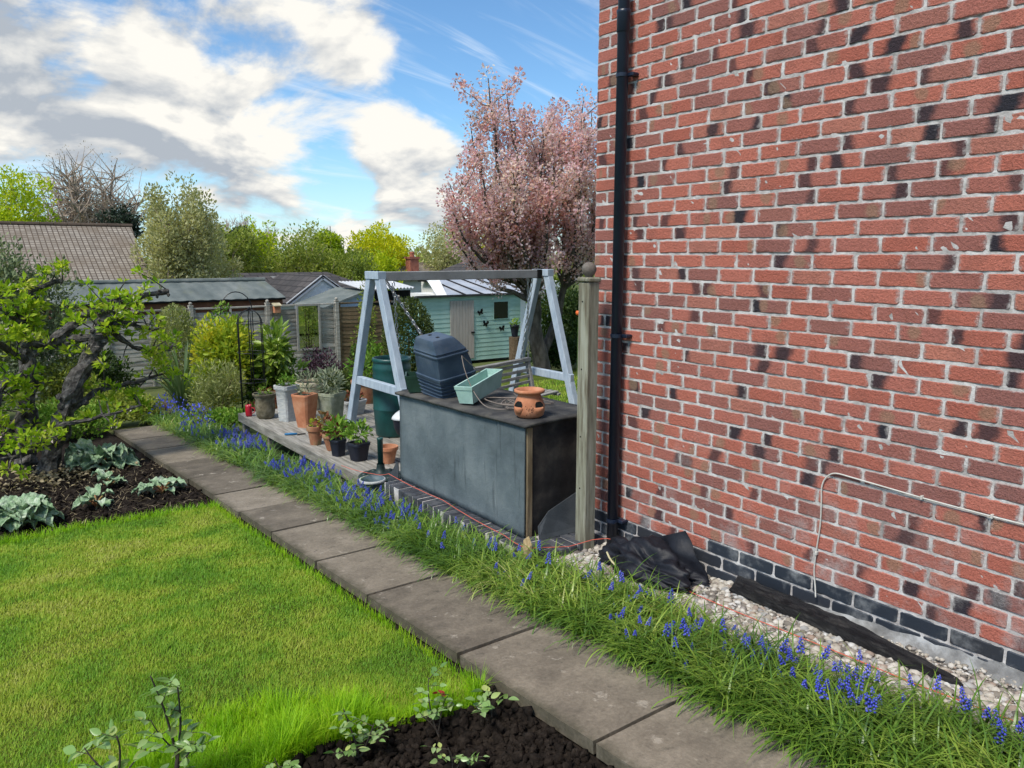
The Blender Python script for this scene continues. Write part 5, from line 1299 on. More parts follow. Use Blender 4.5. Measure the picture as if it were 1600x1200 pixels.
# bungalow with the big brown roof
hb = thing('brown_roof_house', 'bungalow with a large brown tiled roof beyond the garage', 'house', (1.0, 26, GZ))
house_box(hb, -4.2, 5.0, 26.6, 33.4, .9, M_render)
roof_face('roof', [(-4.8, 26.0, .80), (5.35, 26.0, .80), (5.60, 30, 2.72), (-4.8, 30, 2.72)], M_browntile, hb)
roof_face('rear_roof', [(5.35, 34, .80), (-4.8, 34, .80), (-4.8, 30.01, 2.72), (5.60, 30.01, 2.72)], M_browntile, hb)
m = MB(); m.add([(5.0, 26.6, .9), (5.0, 33.4, .9), (5.0, 30, 2.58)], [(0, 1, 2)]); m.build('gable', M_render, hb)
for k in range(26): MB().tube([(-4.75 + k * .40, 30.0, 2.735), (-4.75 + k * .40 + .385, 30.0, 2.735)], .075, 8).build('ridge_tile', M_browntile, hb)
# long low garage with corrugated roof just behind the fence
ga = thing('low_garage', 'long low garage with grey corrugated roof behind the fence', 'garage', (2, 20.2, GZ))
MB().box((1.95, 20.25, GZ), (7.2, 22.9, .50)).build('wall', M_brownwood, ga)
def corrugated(x0, x1, y0, z0, y1, z1, pitch=.30, amp=.006, cut=0.0):
    n = int((x1 - x0) / pitch * 6); vs = []
    for i in range(n + 1):
        x = x0 + (x1 - x0) * i / n; w_ = amp * math.sin(2 * PI * (x - x0) / pitch)
        for (y, z) in ((y0, z0), ((y0 + y1) / 2, (z0 + z1) / 2), (y1, z1)): vs.append((x, y, z + w_))
    fs = [(i * 3 + j, (i + 1) * 3 + j, (i + 1) * 3 + j + 1, i * 3 + j + 1) for i in range(n) for j in range(2)]
    b = len(vs); vs += [(v[0], v[1], v[2] - .012) for v in vs]; fs += [tuple(q + b for q in reversed(f)) for f in fs] + [(i * 3, i * 3 + b, (i + 1) * 3 + b, (i + 1) * 3) for i in range(n)]
    return MB().add(vs, fs)
corrugated(1.8, 7.35, 20.0, .62, 21.6, 1.02).build('roof', M_asbestos, ga)
corrugated(1.8, 7.35, 23.2, .62, 21.605, 1.02).build('rear_roof', M_asbestos, ga)
MB().cbox((1.84, 20.12, .42), (7.3, 20.16, .57), .004).build('fascia', M_brownwood, ga)
MB().tube([(1.8, 20.04, .585), (7.35, 20.04, .585)], .022, 8).build('gutter', M_slate, ga)
MB().tube([(1.8, 21.6, 1.05), (7.35, 21.6, 1.05)], .06, 8).build('ridge', M_asbestos, ga)
# slate bungalow
hs = thing('slate_roof_house', 'bungalow with low dark slate roof behind the garage', 'house', (8, 30, GZ))
house_box(hs, 8.6, 14.5, 28.6, 33, .3, M_render)
roof_face('roof', [(8.0, 28.0, .10), (14.9, 28.0, .10), (13.0, 30.5, 1.05), (9.2, 30.5, 1.05)], M_slate, hs)
roof_face('hip', [(8.0, 33.0, .10), (8.0, 28.0, .10), (9.2, 30.5, 1.05)], M_slate, hs)
roof_face('rear_roof', [(14.9, 33, .10), (8.0, 33, .10), (9.2, 30.51, 1.05), (13.0, 30.51, 1.05)], M_slate, hs)
# white gable
hw = thing('white_gable_house', 'white rendered gable with white bargeboards beyond the mirror', 'house', (10.3, 25, GZ))
MB().add([(9.45, 25, GZ), (11.5, 25, GZ), (11.5, 25, .22), (10.47, 25, .93), (9.45, 25, .22), (9.45, 29, GZ), (11.5, 29, GZ), (11.5, 212, .22), (10.47, 29, .93), (9.45, 29, .22)], [(0, 1, 2, 3, 4), (9, 8, 7, 6, 5), (0, 4, 9, 5), (2, 1, 6, 7)]).build('wall', M_render, hw)
for a, b in (((9.20, 24.93, .10), (10.47, 24.93, 1.00)), ((11.75, 24.93, .10), (10.47, 24.93, 1.00))): MB().bar(a, b, .05, .15, c=.005).build('bargeboard', M_fascia, hw)
roof_face('roof', [(9.18, 29, .14), (9.18, 24.9, .14), (10.47, 24.9, 1.06), (10.47, 29, 1.06)], M_slate, hw, .05)
roof_face('roof_slope', [(11.77, 24.9, .14), (11.77, 29, .14), (10.48, 29, 1.06), (10.48, 24.9, 1.06)], M_slate, hw, .05)
# glazed lean-to and the dark corrugated shelter
M_paleblue = pm('pale_blue_board', [(.36, .46, .62), (.46, .55, .70)], 3, .6, .1)
lt = thing('pale_lean_to', 'pale blue gabled lean-to with grey roof left of swing beam', 'lean-to', (10.2, 22, GZ))
MB().add([(9.45, 22, GZ), (10.55, 22, GZ), (10.55, 22, .60), (9.45, 22, .22), (9.45, 24, GZ), (10.55, 24, GZ), (10.55, 24, .60), (9.45, 24, .22)], [(0, 1, 2, 3), (7, 6, 5, 4), (0, 3, 7, 4), (2, 1, 5, 6)]).build('wall', M_paleblue, lt)
roof_face('roof', [(9.15, 21.8, .18), (9.15, 24.2, .18), (10.62, 24.2, .68), (10.62, 21.8, .68)], M_asbestos, lt, .06)
ds = thing('dark_shelter', 'dark boarded shelter with wavy pale roof edge under the beam', 'shelter', (11, 22, GZ))
for k in range(13): MB().cbox((10.58 + k * .125, 22.0 + .004 * (k % 2), GZ), (10.58 + k * .125 + .12, 22.03, .62), .003).build('board', M_hole, ds)
corrugated(10.4, 12.3, 21.8, .70, 23.5, .88, .12, .022).build('roof', M_fascia, ds)
hc = thing('chimney_house', 'far house with red brick chimney above the swing beam', 'house', (20, 36, GZ))
house_box(hc, 18.2, 23.0, 36.0, 41, .7, M_render)
roof_face('roof', [(17.8, 35.6, .55), (23.4, 35.6, .55), (22.2, 38.5, 1.35), (18.8, 38.5, 1.35)], M_browntile, hc)
ch = MB().box((20.1, 36.2, .4), (20.62, 36.7, 1.55)).box((20.05, 36.15, 1.551), (20.67, 36.75, 1.66)).build('chimney', M_redbrick_far, hc)
MB().lathe([(.13, 1.66), (.12, 1.78), (.14, 1.84), (.12, 1.93)], (20.35, 36.45, 0), 12).build('chimney_pot', M_redbrick_far, ch)
hh = thing('hip_roof_house', 'house with dark hipped roof right of the chimney', 'house', (20.5, 29, GZ))
house_box(hh, 19.2, 24.5, 28.9, 33.5, .5, M_render)
roof_face('roof', [(18.9, 28.6, .55), (23.0, 28.6, .55), (21.9, 31, 1.72), (20.9, 31, 1.72)], M_slate, hh)
roof_face('hip', [(23.0, 28.6, .55), (24.8, 33.4, .55), (21.9, 31, 1.72)], M_slate, hh)
roof_face('left_hip', [(18.9, 33.4, .55), (18.9, 28.6, .55), (20.9, 31, 1.72)], M_slate, hh)
MB().tube([(23.0, 28.6, .58), (21.9, 31, 1.75)], .09, 6).build('hip_tile', M_buff, hh); MB().tube([(20.9, 31, 1.75), (21.9, 31, 1.75)], .09, 6).build('ridge_tile', M_buff, hh)
pr = thing('pale_roof_building', 'building with pale sheet roof just behind the turquoise shed', 'building', (14, 21, GZ))
MB().box((13.3, 21.2, GZ), (17.5, 24, .42)).build('wall', M_render, pr)
roof_face('roof', [(13.0, 20.9, .44), (17.8, 20.9, .44), (17.5, 24, .95), (13.9, 24, .95)], M_palesheet, pr, .06)
MB().add([(13.0, 21.0, .40), (13.95, 24, .90), (13.55, 22.5, 1.0), (12.7, 21.2, .46)], [(0, 1, 2, 3), (3, 2, 1, 0)]).build('white_gable', M_render, pr)
for k in range(6): MB().bar((13.6 + k * .7, 20.85, .46), (13.9 + k * .62, 24, .965), .05, .04).build('glazing_bar', M_slate, pr)
# telegraph mast on the skyline
mast = thing('far_mast', 'thin grey mast on the skyline above the trees', 'mast', (26, 60, GZ))
MB().tube([(26, 60, GZ), (26, 60, 4.1)], [.06, .03], 6).build('pole', M_slate, mast)

# ------------------------------------------------------------------ trees
M_bark = pm('grey_bark', [(.05, .042, .035), (.10, .085, .07), (.16, .14, .12)], 9, .95, .8, 30, .03, stretch=(1, 1, .4))
M_bark_far = pm('pale_bark', [(.26, .20, .15), (.42, .34, .27)], 4, .95, .3)
M_bark_apple = pm('apple_bark', [(.035, .031, .028), (.085, .078, .07), (.18, .17, .155)], 16, .95, .9, 40, .02, dirt=((.20, .22, .17), 9, .62, .5))
M_lime = leafmat('lime_leaf', [(.22, .34, .012, 0), (.38, .50, .016, .4), (.55, .62, .025, .75), (.70, .68, .06, 1)], .5, pos_scale=.5)
M_yellowtree = leafmat('yellow_green_leaf', [(.34, .42, .012, 0), (.56, .58, .015, .4), (.74, .70, .02, .75), (.80, .68, .07, 1)], .5, pos_scale=.4)
M_pale = leafmat('whitebeam_leaf', [(.27, .28, .11, 0), (.42, .42, .19, .4), (.56, .55, .29, .75), (.68, .65, .42, 1)], .45, pos_scale=.5)
M_mid = leafmat('mid_green_leaf', [(.12, .17, .03, 0), (.24, .31, .05, .4), (.40, .44, .09, .75), (.55, .55, .18, 1)], .45, pos_scale=.4)
M_conifer = leafmat('conifer_leaf', [(.012, .022, .014, 0), (.03, .05, .03, .6), (.05, .075, .04, 1)], .1, pos_scale=.6)
M_blossom = leafmat('cherry_blossom', [(.58, .25, .27, 0), (.74, .42, .48, .2), (.84, .58, .68, .45), (.90, .72, .82, .7), (.94, .87, .92, 1)], .6, pos_scale=1.1, amount=.62)
M_cherryleaf = leafmat('bronze_cherry_leaf', [(.10, .05, .025, 0), (.22, .11, .05, .4), (.30, .20, .07, .75), (.40, .30, .12, 1)], .35, pos_scale=.8)
M_shrub = leafmat('hedge_leaf', [(.018, .035, .010, 0), (.045, .085, .018, .5), (.10, .16, .03, .85), (.20, .25, .06, 1)], .25, pos_scale=1.5)
M_bud = leafmat('pale_bud', [(.36, .28, .19, 0), (.52, .42, .31, .6), (.60, .52, .38, 1)], .3)
M_greyshrub = leafmat('grey_green_leaf', [(.09, .125, .055, 0), (.18, .23, .11, .5), (.31, .36, .19, .85), (.45, .48, .26, 1)], .25, pos_scale=1.5)
M_laurel = leafmat('laurel_leaf', [(.06, .12, .02, 0), (.18, .29, .035, .4), (.34, .45, .06, .75), (.58, .62, .22, 1)], .3, .3, 1.5, .5)
M_bush = leafmat('box_leaf', [(.035, .055, .015, 0), (.08, .115, .028, .5), (.15, .19, .05, .85), (.24, .27, .09, 1)], .25, pos_scale=1.5)
M_variegated = leafmat('variegated_leaf', [(.18, .22, .06, 0), (.34, .38, .13, .5), (.50, .50, .25, 1)], .3, pos_scale=2)

def in_ellipsoid(c, r, zmin=None):
    while True:
        d = Vector([random.uniform(-1, 1) for _ in range(3)])
        if d.length <= 1: return Vector((c[0] + d.x * r[0], c[1] + d.y * r[1], c[2] + d.z * r[2])), d
def tree(name, label, base, trunk_top, crown_c, crown_r, limbs, subs, leaves, size, lmat, bmat, r0=.15, group=None, width=.5, clump=.45, up=.3, twig=.008, cat='tree', leaf2=None, mound=0.0, shell=.45):
    t_ = thing(name, label, cat, base, group)
    wood = MB(); tips = []
    wood.tube(bez(base, trunk_top, (random.gauss(0, .08), random.gauss(0, .08), 0), 6, .02), list(np.linspace(r0, r0 * .55, 7)), 8, .15)
    for i in range(limbs):
        for _ in range(30):
            e, d = in_ellipsoid(crown_c, crown_r)
            if d.length > shell: break
        s = Vector(base).lerp(Vector(trunk_top), random.uniform(.55, 1.0))
        pth = bez(s, e, (0, 0, -.10 * (e - s).length * random.uniform(-.2, 1)), 6, .03 * (e - s).length)
        wood.tube(pth, list(np.linspace(r0 * .45, twig, 7)), 5, cap=False)
        tips.append(e)
        for k in range(subs):
            j = random.randint(2, 5); s2 = pth[j]
            e2 = s2 + Vector([random.gauss(0, crown_r[a] * .30) for a in range(3)]) + Vector((0, 0, crown_r[2] * .12))
            q = [(e2[a] - crown_c[a]) / crown_r[a] for a in range(3)]; L = math.sqrt(sum(v * v for v in q))
            if L > 1.02: e2 = Vector([crown_c[a] + q[a] / L * crown_r[a] * random.uniform(.9, 1.04) for a in range(3)])
            wood.tube(bez(s2, e2, (0, 0, 0), 3, .03 * (e2 - s2).length), list(np.linspace(twig * 2.2, twig * .6, 4)), 3, cap=False)
            tips.append(e2)
    wood.build('trunk', bmat, t_)
    if leaves:
        cr = [(tuple(p_), tuple(clump * r_ * random.uniform(.55, 1.2) for r_ in crown_r), 1) for p_ in tips]
        foliage('crown', t_, cr, leaves, size, lmat, width, .2, up, .6)
        if leaf2: foliage('young_leaves', t_, [(c_[0], tuple(v * 1.05 for v in c_[1]), 1) for c_ in cr], leaf2[0], leaf2[1], leaf2[2], .5, .2, up, .6)
    return t_

# tall leafless tree with upswept twigs
def bare_tree(name, label, base, H, spread, bmat, r0=.28):
    t_ = thing(name, label, 'tree', base); wood = MB()
    def grow(p_, d, L, r, lev):
        k = 3; pts = [p_]; q = p_.copy(); dd = d.copy()
        for i in range(k):
            dd = (dd + Vector((random.gauss(0, .12), random.gauss(0, .12), .06))).normalized(); q = q + dd * L / k; pts.append(q.copy())
        wood.tube(pts, list(np.linspace(r, r * .62, k + 1)), 5 if lev < 2 else 3, cap=False)
        if lev >= 6: return
        for c_ in range(2 if lev < 1 else (3 if lev < 5 else 6)):
            j = pts[-1] if c_ == 0 else pts[random.randint(1, k)]
            nd = (dd + Vector((random.gauss(0, spread), random.gauss(0, spread), random.uniform(0, .35)))).normalized()
            grow(j, nd, L * random.uniform(.62, .82), r * .655, lev + 1)
    b = Vector(base)
    for k in range(4):
        a = k * 1.57 + .4; grow(b + Vector((math.cos(a) * .05, math.sin(a) * .05, 0)), Vector((math.cos(a) * .52, math.sin(a) * .52, 1)).normalized(), H * .30, r0 * .7, 0)
    wood.build('branches', bmat, t_)
    return t_
random.seed(21)
tree('bare_tree', 'tall leafless tree with pale upswept twigs behind the brown roof', (8.5, 58, GZ), (8.5, 58, 2.4), (8.5, 58, 5.0), (4.3, 3.6, 3.7), 70, 20, 2600, .16, M_bud, M_bark_far, .30, clump=.10, twig=.020, width=.3)
bare_tree('bare_tree', 'smaller leafless tree right of the pale leaved tree', (12.2, 40, GZ), 5.4, .45, M_bark_far, .14)
tree('lime_green_tree', 'lime green tree at the left edge above the brown roof', (2.6, 40, GZ), (2.8, 40, 2.2), (2.6, 40, 3.1), (2.1, 2.0, 2.1), 22, 4, 15000, .17, M_lime, M_bark_far, .2, clump=.30)
tree('pale_leaved_tree', 'pale whitish green tree right of the brown roof', (6.5, 27, GZ), (6.4, 27, 1.6), (6.45, 27, 1.9), (1.25, 1.3, 2.2), 28, 5, 17000, .12, M_pale, M_bark_far, .12, clump=.26, up=.6)
tree('pale_leaved_tree', 'low pale green tree spilling right of the taller one', (7.9, 28, GZ), (7.7, 28, .6), (7.6, 28, .9), (1.0, 1.0, 1.35), 16, 4, 8500, .12, M_pale, M_bark_far, .09, clump=.28, up=.6)
tree('dark_conifer', 'small dark conifer on the skyline behind the brown roof', (7.7, 44, GZ), (7.7, 44, 3.6), (7.75, 44, 3.4), (.95, .9, .85), 16, 4, 2200, .22, M_conifer, M_bark, .12, clump=.28, up=0, width=.35)
row = [('mixed green tree left end of the far tree line', 10.0, 33, 1.25, 2.75, M_mid, .13), ('dark fir in the far tree line', 10.9, 36, .8, 3.0, M_conifer, .16), ('yellow green tree behind the fir in the tree line', 12.2, 37, 1.5, 3.1, M_lime, .15), ('olive green tree in the middle of the far tree line', 13.0, 33, 1.6, 2.75, M_mid, .13),
       ('bright narrow tree right of the olive one', 16.3, 38, .9, 2.85, M_lime, .14), ('low olive tree above the white gable', 14.6, 31.5, 1.2, 1.85, M_mid, .12), ('brilliant yellow tree above the swing beam', 19.2, 38, 1.7, 2.95, M_yellowtree, .16), ('second brilliant yellow tree beside the chimney', 20.7, 40, 1.5, 3.05, M_yellowtree, .16),
       ('pale grey green tree right of the chimney', 23.0, 37, 1.7, 3.3, M_pale, .14), ('yellow orange tree behind the hipped roof', 25.2, 38, 1.6, 2.6, M_yellowtree, .15), ('lime bush between the gables under the beam', 17.0, 34, 1.2, 1.75, M_lime, .13), ('olive tree right of the bright tree line gap', 17.3, 36.5, 1.1, 1.9, M_mid, .13), ('lime tree left of the slate roof', 8.9, 37, 1.0, 2.2, M_lime, .14)]
for (lab, x, y, r_, top, mt, sz) in row:
    zc_ = top - r_ * .95
    tree('far_tree', lab, (x, y, GZ), (x, y, zc_), (x, y, zc_ - .25), (r_, r_, r_ * 1.2), 22, 4, 7500, sz * 1.15, mt, M_bark_far, .12, 'trees beyond the houses', clump=.30, up=.4)
# distant wooded backdrop
V_, F_ = [], []
pts = []
for k in range(1100):
    a = random.uniform(-1.0, 1.6); rr = random.uniform(80, 130); pts.append((math.sin(a) * rr, math.cos(a) * rr, GZ + random.uniform(.2, 2.6), rr))
P, D = [], []
for (x, y, z, rr) in pts:
    q, d = clump_points((x, y, z), (2.2, 2.2, 1.4), 22); P.append(q); D.append(d + np.array([0, 0, .4]))
P = np.concatenate(P); D = np.concatenate(D)
V, F = leaf_arrays(P, D, RNG.uniform(.5, 1.0, len(P)), .7, .2, up=.5)
o = link('distant_wood', np_mesh('distant_wood', V, F), M_mid); tag(o, 'hazy line of distant woodland on the horizon', 'woodland', kind='stuff')

# cherry in blossom: upswept limbs carrying long flowering spires
ct = thing('cherry_tree', 'pink blossoming cherry tree with upswept limbs behind the swing', 'tree', (10.15, 12.6, zg(12.6) - .05))
wood = MB(); tips = []; b0 = Vector((10.15, 12.6, zg(12.6) - .1)); fork = Vector((9.85, 12.55, .85))
wood.tube(bez(b0, fork, (-.05, 0, 0), 6, .02), [.20, .18, .165, .155, .15, .15, .155], 10, .2)
wood.tube(bez((10.15, 12.6, -.3), (10.55, 12.4, 1.1), (.08, 0, 0), 5, .02), [.10, .09, .08, .075, .07, .06], 8, .2)
ends = [(7.75, 12.4, 3.0), (8.0, 11.9, 3.6), (8.35, 12.6, 4.15), (8.55, 12.3, 4.95), (8.95, 12.0, 4.15), (9.05, 12.4, 4.75), (9.45, 12.9, 3.9), (9.75, 12.2, 4.0), (10.05, 12.5, 4.35), (10.4, 12.8, 4.4), (10.75, 12.1, 4.5), (11.1, 12.5, 4.95), (11.5, 12.7, 4.7), (11.9, 12.4, 4.2), (8.6, 11.6, 3.2), (9.5, 11.5, 3.3), (10.3, 11.6, 3.5), (11.2, 11.8, 3.6), (7.9, 12.6, 2.2), (10.0, 13.4, 3.6), (9.0, 13.5, 3.5), (12.2, 12.5, 3.3), (8.9, 12.2, 2.3), (9.6, 11.9, 2.1), (10.6, 11.9, 2.3), (11.3, 12.2, 2.5), (8.4, 12.3, 2.7), (11.8, 12.3, 2.8), (9.3, 12.9, 2.2), (9.9, 12.4, 4.35), (10.2, 12.2, 4.0), (10.5, 12.5, 4.3), (10.3, 12.0, 3.3), (9.6, 12.3, 3.4), (9.2, 12.2, 3.0), (7.6, 12.3, 2.7)]
for e in ends:
    s = fork + Vector((random.uniform(-.08, .1), random.uniform(-.08, .08), random.uniform(-.15, .15))); e = Vector(e)
    if e.x > 10.3: s = Vector((10.55, 12.4, 1.05))
    out_ = Vector((e.x - s.x, e.y - s.y, 0)) * .16
    pth = bez(s, e, out_ - Vector((0, 0, .12)), 9, .035)
    wood.tube(pth, list(np.linspace(.055, .010, 10)), 6, .1, cap=False)
    for j in range(3, 10): tips.append((pth[j], .16 + .05 * random.random()))
    for k in range(7):
        j = random.randint(3, 8); s2 = pth[j]; e2 = s2 + Vector((random.gauss(0, .32), random.gauss(0, .32), random.uniform(.25, .75)))
        q = bez(s2, e2, (0, 0, -.05), 4, .015); wood.tube(q, list(np.linspace(.014, .004, 5)), 3, cap=False)
        for i_ in (2, 3, 4): tips.append((q[i_], .10 + .06 * random.random()))
wood.build('trunk', M_bark, ct)
cl = [(tuple(p_), (r_, r_, r_ * 1.5), 1) for p_, r_ in tips]
foliage('blossom', ct, cl, 58000, .064, M_blossom, .75, .2, .35, .6)
foliage('young_leaves', ct, cl, 3500, .066, M_cherryleaf, .5, .2, .5, .6)

# evergreen mass behind the cherry and shrubs -----------------------------------
def shrub(name, label, base, rx, ry, h, n, size, mat, width=.5, up=.5, lumps=9, group=None, cat='shrub', stems=5, core=True, stemmat=None, dome=.75):
    t_ = thing(name, label, cat, base, group); b = Vector(base)
    m = MB()
    cl_ = []
    if lumps == 1: cl_ = [((b.x, b.y, b.z + h * .5), (rx, ry, h * .5), 1)]
    for k in range(lumps if lumps > 1 else 0):
        a = random.uniform(0, 2 * PI); q = math.sqrt(random.random()) * .72; z_ = random.uniform(.25, .95)
        s_ = math.sqrt(max(.05, 1 - (z_ - .35) ** 2 * 1.6))
        c_ = (b.x + math.cos(a) * q * rx * s_, b.y + math.sin(a) * q * ry * s_, b.z + h * z_ * dome)
        cl_.append((c_, (rx * .42, ry * .42, h * .24), 1))
        if k < stems: m.tube(bez(b + Vector((random.gauss(0, .03), random.gauss(0, .03), 0)), c_, (0, 0, .03), 4, .01), list(np.linspace(.014, .005, 5)), 4, cap=False)
    if lumps == 1: m.tube([b, b + Vector((0, 0, h * .6))], [.03, .015], 6)
    m.build('stems', stemmat or M_twig, t_)
    foliage('foliage', t_, cl_, n, size, mat, width, .2, up, .8)
    return t_
G = lambda x, y: (x, y, zg(y) - .03)
shrub('round_bush', 'clipped round dark green bush in front of the turquoise shed', G(7.15, 13.0), .50, .50, 1.72, 12000, .050, M_bush, .55, lumps=1)
shrub('evergreen_hedge', 'dark evergreen hedge behind the cherry trunk', G(12.3, 14.6), .95, .7, 2.2, 5200, .10, M_shrub, .5, lumps=22)
shrub('evergreen_hedge', 'dark leafy hedge right of the cherry trunk beside the post', G(12.6, 13.6), 1.1, .8, 2.0, 5200, .10, M_shrub, .5, lumps=22)
shrub('low_hedge', 'low dark ivy covered hedge at the back of the right lawn', G(11.1, 12.9), 1.1, .35, .95, 3800, .09, M_shrub, .6, lumps=22)
shrub('climbing_shrub', 'bright climbing shrub on the right corner of the shed', (13.05, 16.75, SZ + .6), .28, .2, 1.3, 700, .09, M_green, .5, lumps=8)
shrub('yellow_choisya', 'golden yellow leaved shrub left of the black obelisk', G(3.62, 12.7), .62, .5, 1.60, 5200, .10, M_yellow_leaf, .42, lumps=20)
shrub('grassy_shrub', 'wispy pale green shrub below the golden shrub', G(3.25, 11.9), .42, .38, .95, 2600, .085, M_variegated, .16, up=.9, lumps=14)
shrub('domed_shrub', 'small domed variegated shrub in front of the fence', G(3.40, 15.0), .42, .4, 1.75, 8000, .055, M_variegated, .5, lumps=1)
shrub('laurel_shrub', 'glossy bright green laurel behind the black obelisk', G(4.42, 12.6), .50, .45, 1.45, 900, .19, M_laurel, .36, lumps=16, up=.2)
shrub('dark_laurel', 'dark shaded foliage under the glossy laurel', G(4.30, 12.9), .48, .42, 1.0, 1300, .11, M_shrub, .4, lumps=12)
shrub('purple_shrub', 'dark purple leaved shrub below the garden mirror', G(5.62, 13.6), .42, .4, .95, 1900, .06, M_purple_leaf, .5, lumps=14)
shrub('purple_shrub', 'low purple shrub right of the obelisk foot', G(4.72, 12.0), .28, .25, .42, 900, .05, M_purple_leaf, .5, lumps=9)
shrub('lavender_clump', 'grey purple lavender below the mirror right side', G(6.25, 13.4), .55, .4, .60, 2400, .075, M_purple_leaf, .14, up=1.2, lumps=14)
shrub('rose_shrub', 'leafy green rose shrub left of the swing leg', G(6.45, 13.2), .40, .35, 1.05, 900, .09, M_green, .45, lumps=12)
shrub('dark_yew', 'dark green shrub against the fence right of mirror', G(7.35, 15.2), .40, .38, .95, 1800, .06, M_shrub, .4, lumps=12)
shrub('bare_shrub', 'twiggy brown shrub behind the water butt', G(6.25, 12.0), .45, .4, .85, 380, .06, M_red_leaf, .3, lumps=12, stems=12)
shrub('climber', 'thin climbing rose on the dark shelter by swing leg', (7.9, 16.5, zg(16.5)), .35, .25, 2.3, 700, .085, M_mid, .45, lumps=12, stems=8)
shrub('bronze_groundcover', 'low bronze ground cover at the foot of the obelisk', G(3.95, 11.5), .45, .4, .42, 1300, .05, M_red_leaf, .5, lumps=12)
shrub('leafy_groundcover', 'green leafy edging plants beside the far deck corner', G(3.05, 10.6), .32, .5, .30, 1100, .06, M_green, .5, lumps=12)
shrub('leafy_groundcover', 'low leafy plants at the far end of the slab path', G(2.05, 12.6), .55, .5, .55, 2600, .07, M_mid, .5, lumps=16)
shrub('leafy_groundcover', 'green border plants under the far apple boughs', G(1.35, 11.7), .6, .5, .55, 2600, .07, M_green, .5, lumps=16)
shrub('fence_shrub', 'dark shrub against the fence left of the domed shrub', G(2.2, 15.6), .6, .5, 1.15, 3800, .07, M_shrub, .5, lumps=18)
shrub('fence_shrub', 'olive shrub in front of the fence behind the leaning trunk', G(1.5, 14.0), .55, .5, 1.0, 3600, .07, M_mid, .5, lumps=18)
shrub('leafy_groundcover', 'green border plants between the golden shrub and fence', G(4.2, 14.6), .7, .5, .8, 2600, .07, M_mid, .5, lumps=16)
shrub('leafy_groundcover', 'mixed border plants below the brown fence panel', G(5.5, 12.3), .8, .4, .55, 2600, .065, M_bush, .5, lumps=16)
shrub('bluebell_clump', 'clump of bluebells under the far apple boughs', G(2.62, 12.4), .45, .35, .38, 200, .045, M_bell, .6, up=.9, lumps=16)
shrub('bluebell_clump', 'bluebells spilling over the far end of the path bed', G(2.72, 10.9), .30, .55, .36, 170, .042, M_bell, .6, up=.9, lumps=16)
shrub('grey_shrub', 'grey green bushy shrub at left edge above the garage roof', (.95, 14.2, zg(14.2)), .95, .8, 2.85, 13000, .075, M_greyshrub, .5, lumps=34, dome=.82)
shrub('olive_shrub', 'pale olive shrub at the left edge below the lime tree', (.35, 15.2, zg(15.2)), .8, .7, 3.2, 9000, .08, M_variegated, .5, lumps=20, dome=.85)
shrub('left_shrub', 'bright leafy shrub at the far left behind apple trunks', G(.05, 11.2), .60, .5, 1.6, 2600, .085, M_green, .5, lumps=16)
# sword leaved plant
sw = thing('sword_plant', 'clump of long arching sword leaves beside the bluebells', 'plant', G(2.98, 12.9))
m_ = 70; az = RNG.uniform(0, 2 * PI, m_); P = np.tile(np.array(G(2.98, 12.9)), (m_, 1)) + np.stack([np.cos(az) * .08, np.sin(az) * .08, np.zeros(m_)], 1)
V, F = blade_arrays(P, az, RNG.uniform(.8, 1.5, m_), RNG.uniform(.035, .055, m_), RNG.uniform(.0, .2, m_), RNG.uniform(.5, 2.2, m_), 8)
link('leaves', np_mesh('leaves', rel(V, sw), F), leafmat('sword_leaf', [(.05, .10, .04, 0), (.13, .20, .07, .5), (.26, .32, .14, 1)], .3), sw)
# climber arch frame and obelisk
M_blackmetal = pm('black_metal', [(.008, .008, .009), (.018, .018, .02)], 12, .45, .1, spec=.4)
OX, OY, OZ = 3.32, 10.45, zg(10.45) - .02
ob = thing('garden_obelisk', 'black metal garden obelisk with domed top beside the deck', 'obelisk', (OX, OY, OZ))
OR, OH = .175, 1.42
for k in range(6):
    a = k * PI / 3 + .3; pts = [(OX + math.cos(a) * OR, OY + math.sin(a) * OR, OZ), (OX + math.cos(a) * OR, OY + math.sin(a) * OR, OZ + OH)]
    for j in range(1, 7): th = j * PI / 12; pts.append((OX + math.cos(a) * OR * math.cos(th), OY + math.sin(a) * OR * math.cos(th), OZ + OH + OR * math.sin(th)))
    MB().tube(pts, .0065, 6).build('rod', M_blackmetal, ob, True)
for z in (.18, .62, 1.02, OH): MB().tube([(OX + math.cos(a) * OR, OY + math.sin(a) * OR, OZ + z) for a in np.linspace(0, 2 * PI, 25)], .006, 5).build('ring', M_blackmetal, ob, True)
MB().ico((OX, OY, OZ + OH + OR + .02), .022, 2).build('finial', M_blackmetal, ob, True)
ar = thing('rose_arch', 'thin wire arch with a climbing plant in front of the fence', 'arch', G(4.55, 15.6))
for dx in (0, .62): MB().tube([(4.4 + dx, 15.6, zg(15.6) - .02)] + [(4.4 + dx + (.31 - dx) * (1 - math.cos(th)), 15.6, zg(15.6) + 1.55 + .38 * math.sin(th)) for th in np.linspace(0, PI / 2, 7)], .010, 5).build('hoop', M_blackmetal, ar)
foliage('climber', ar, [((4.36 + .05 * math.sin(k * 2), 15.55, zg(15.6) + .5 + k * .16), (.13, .10, .12), 1) for k in range(8)] + [((4.62, 15.55, zg(15.6) + 1.2), (.14, .1, .3), 2)], 520, .085, M_green, .5)
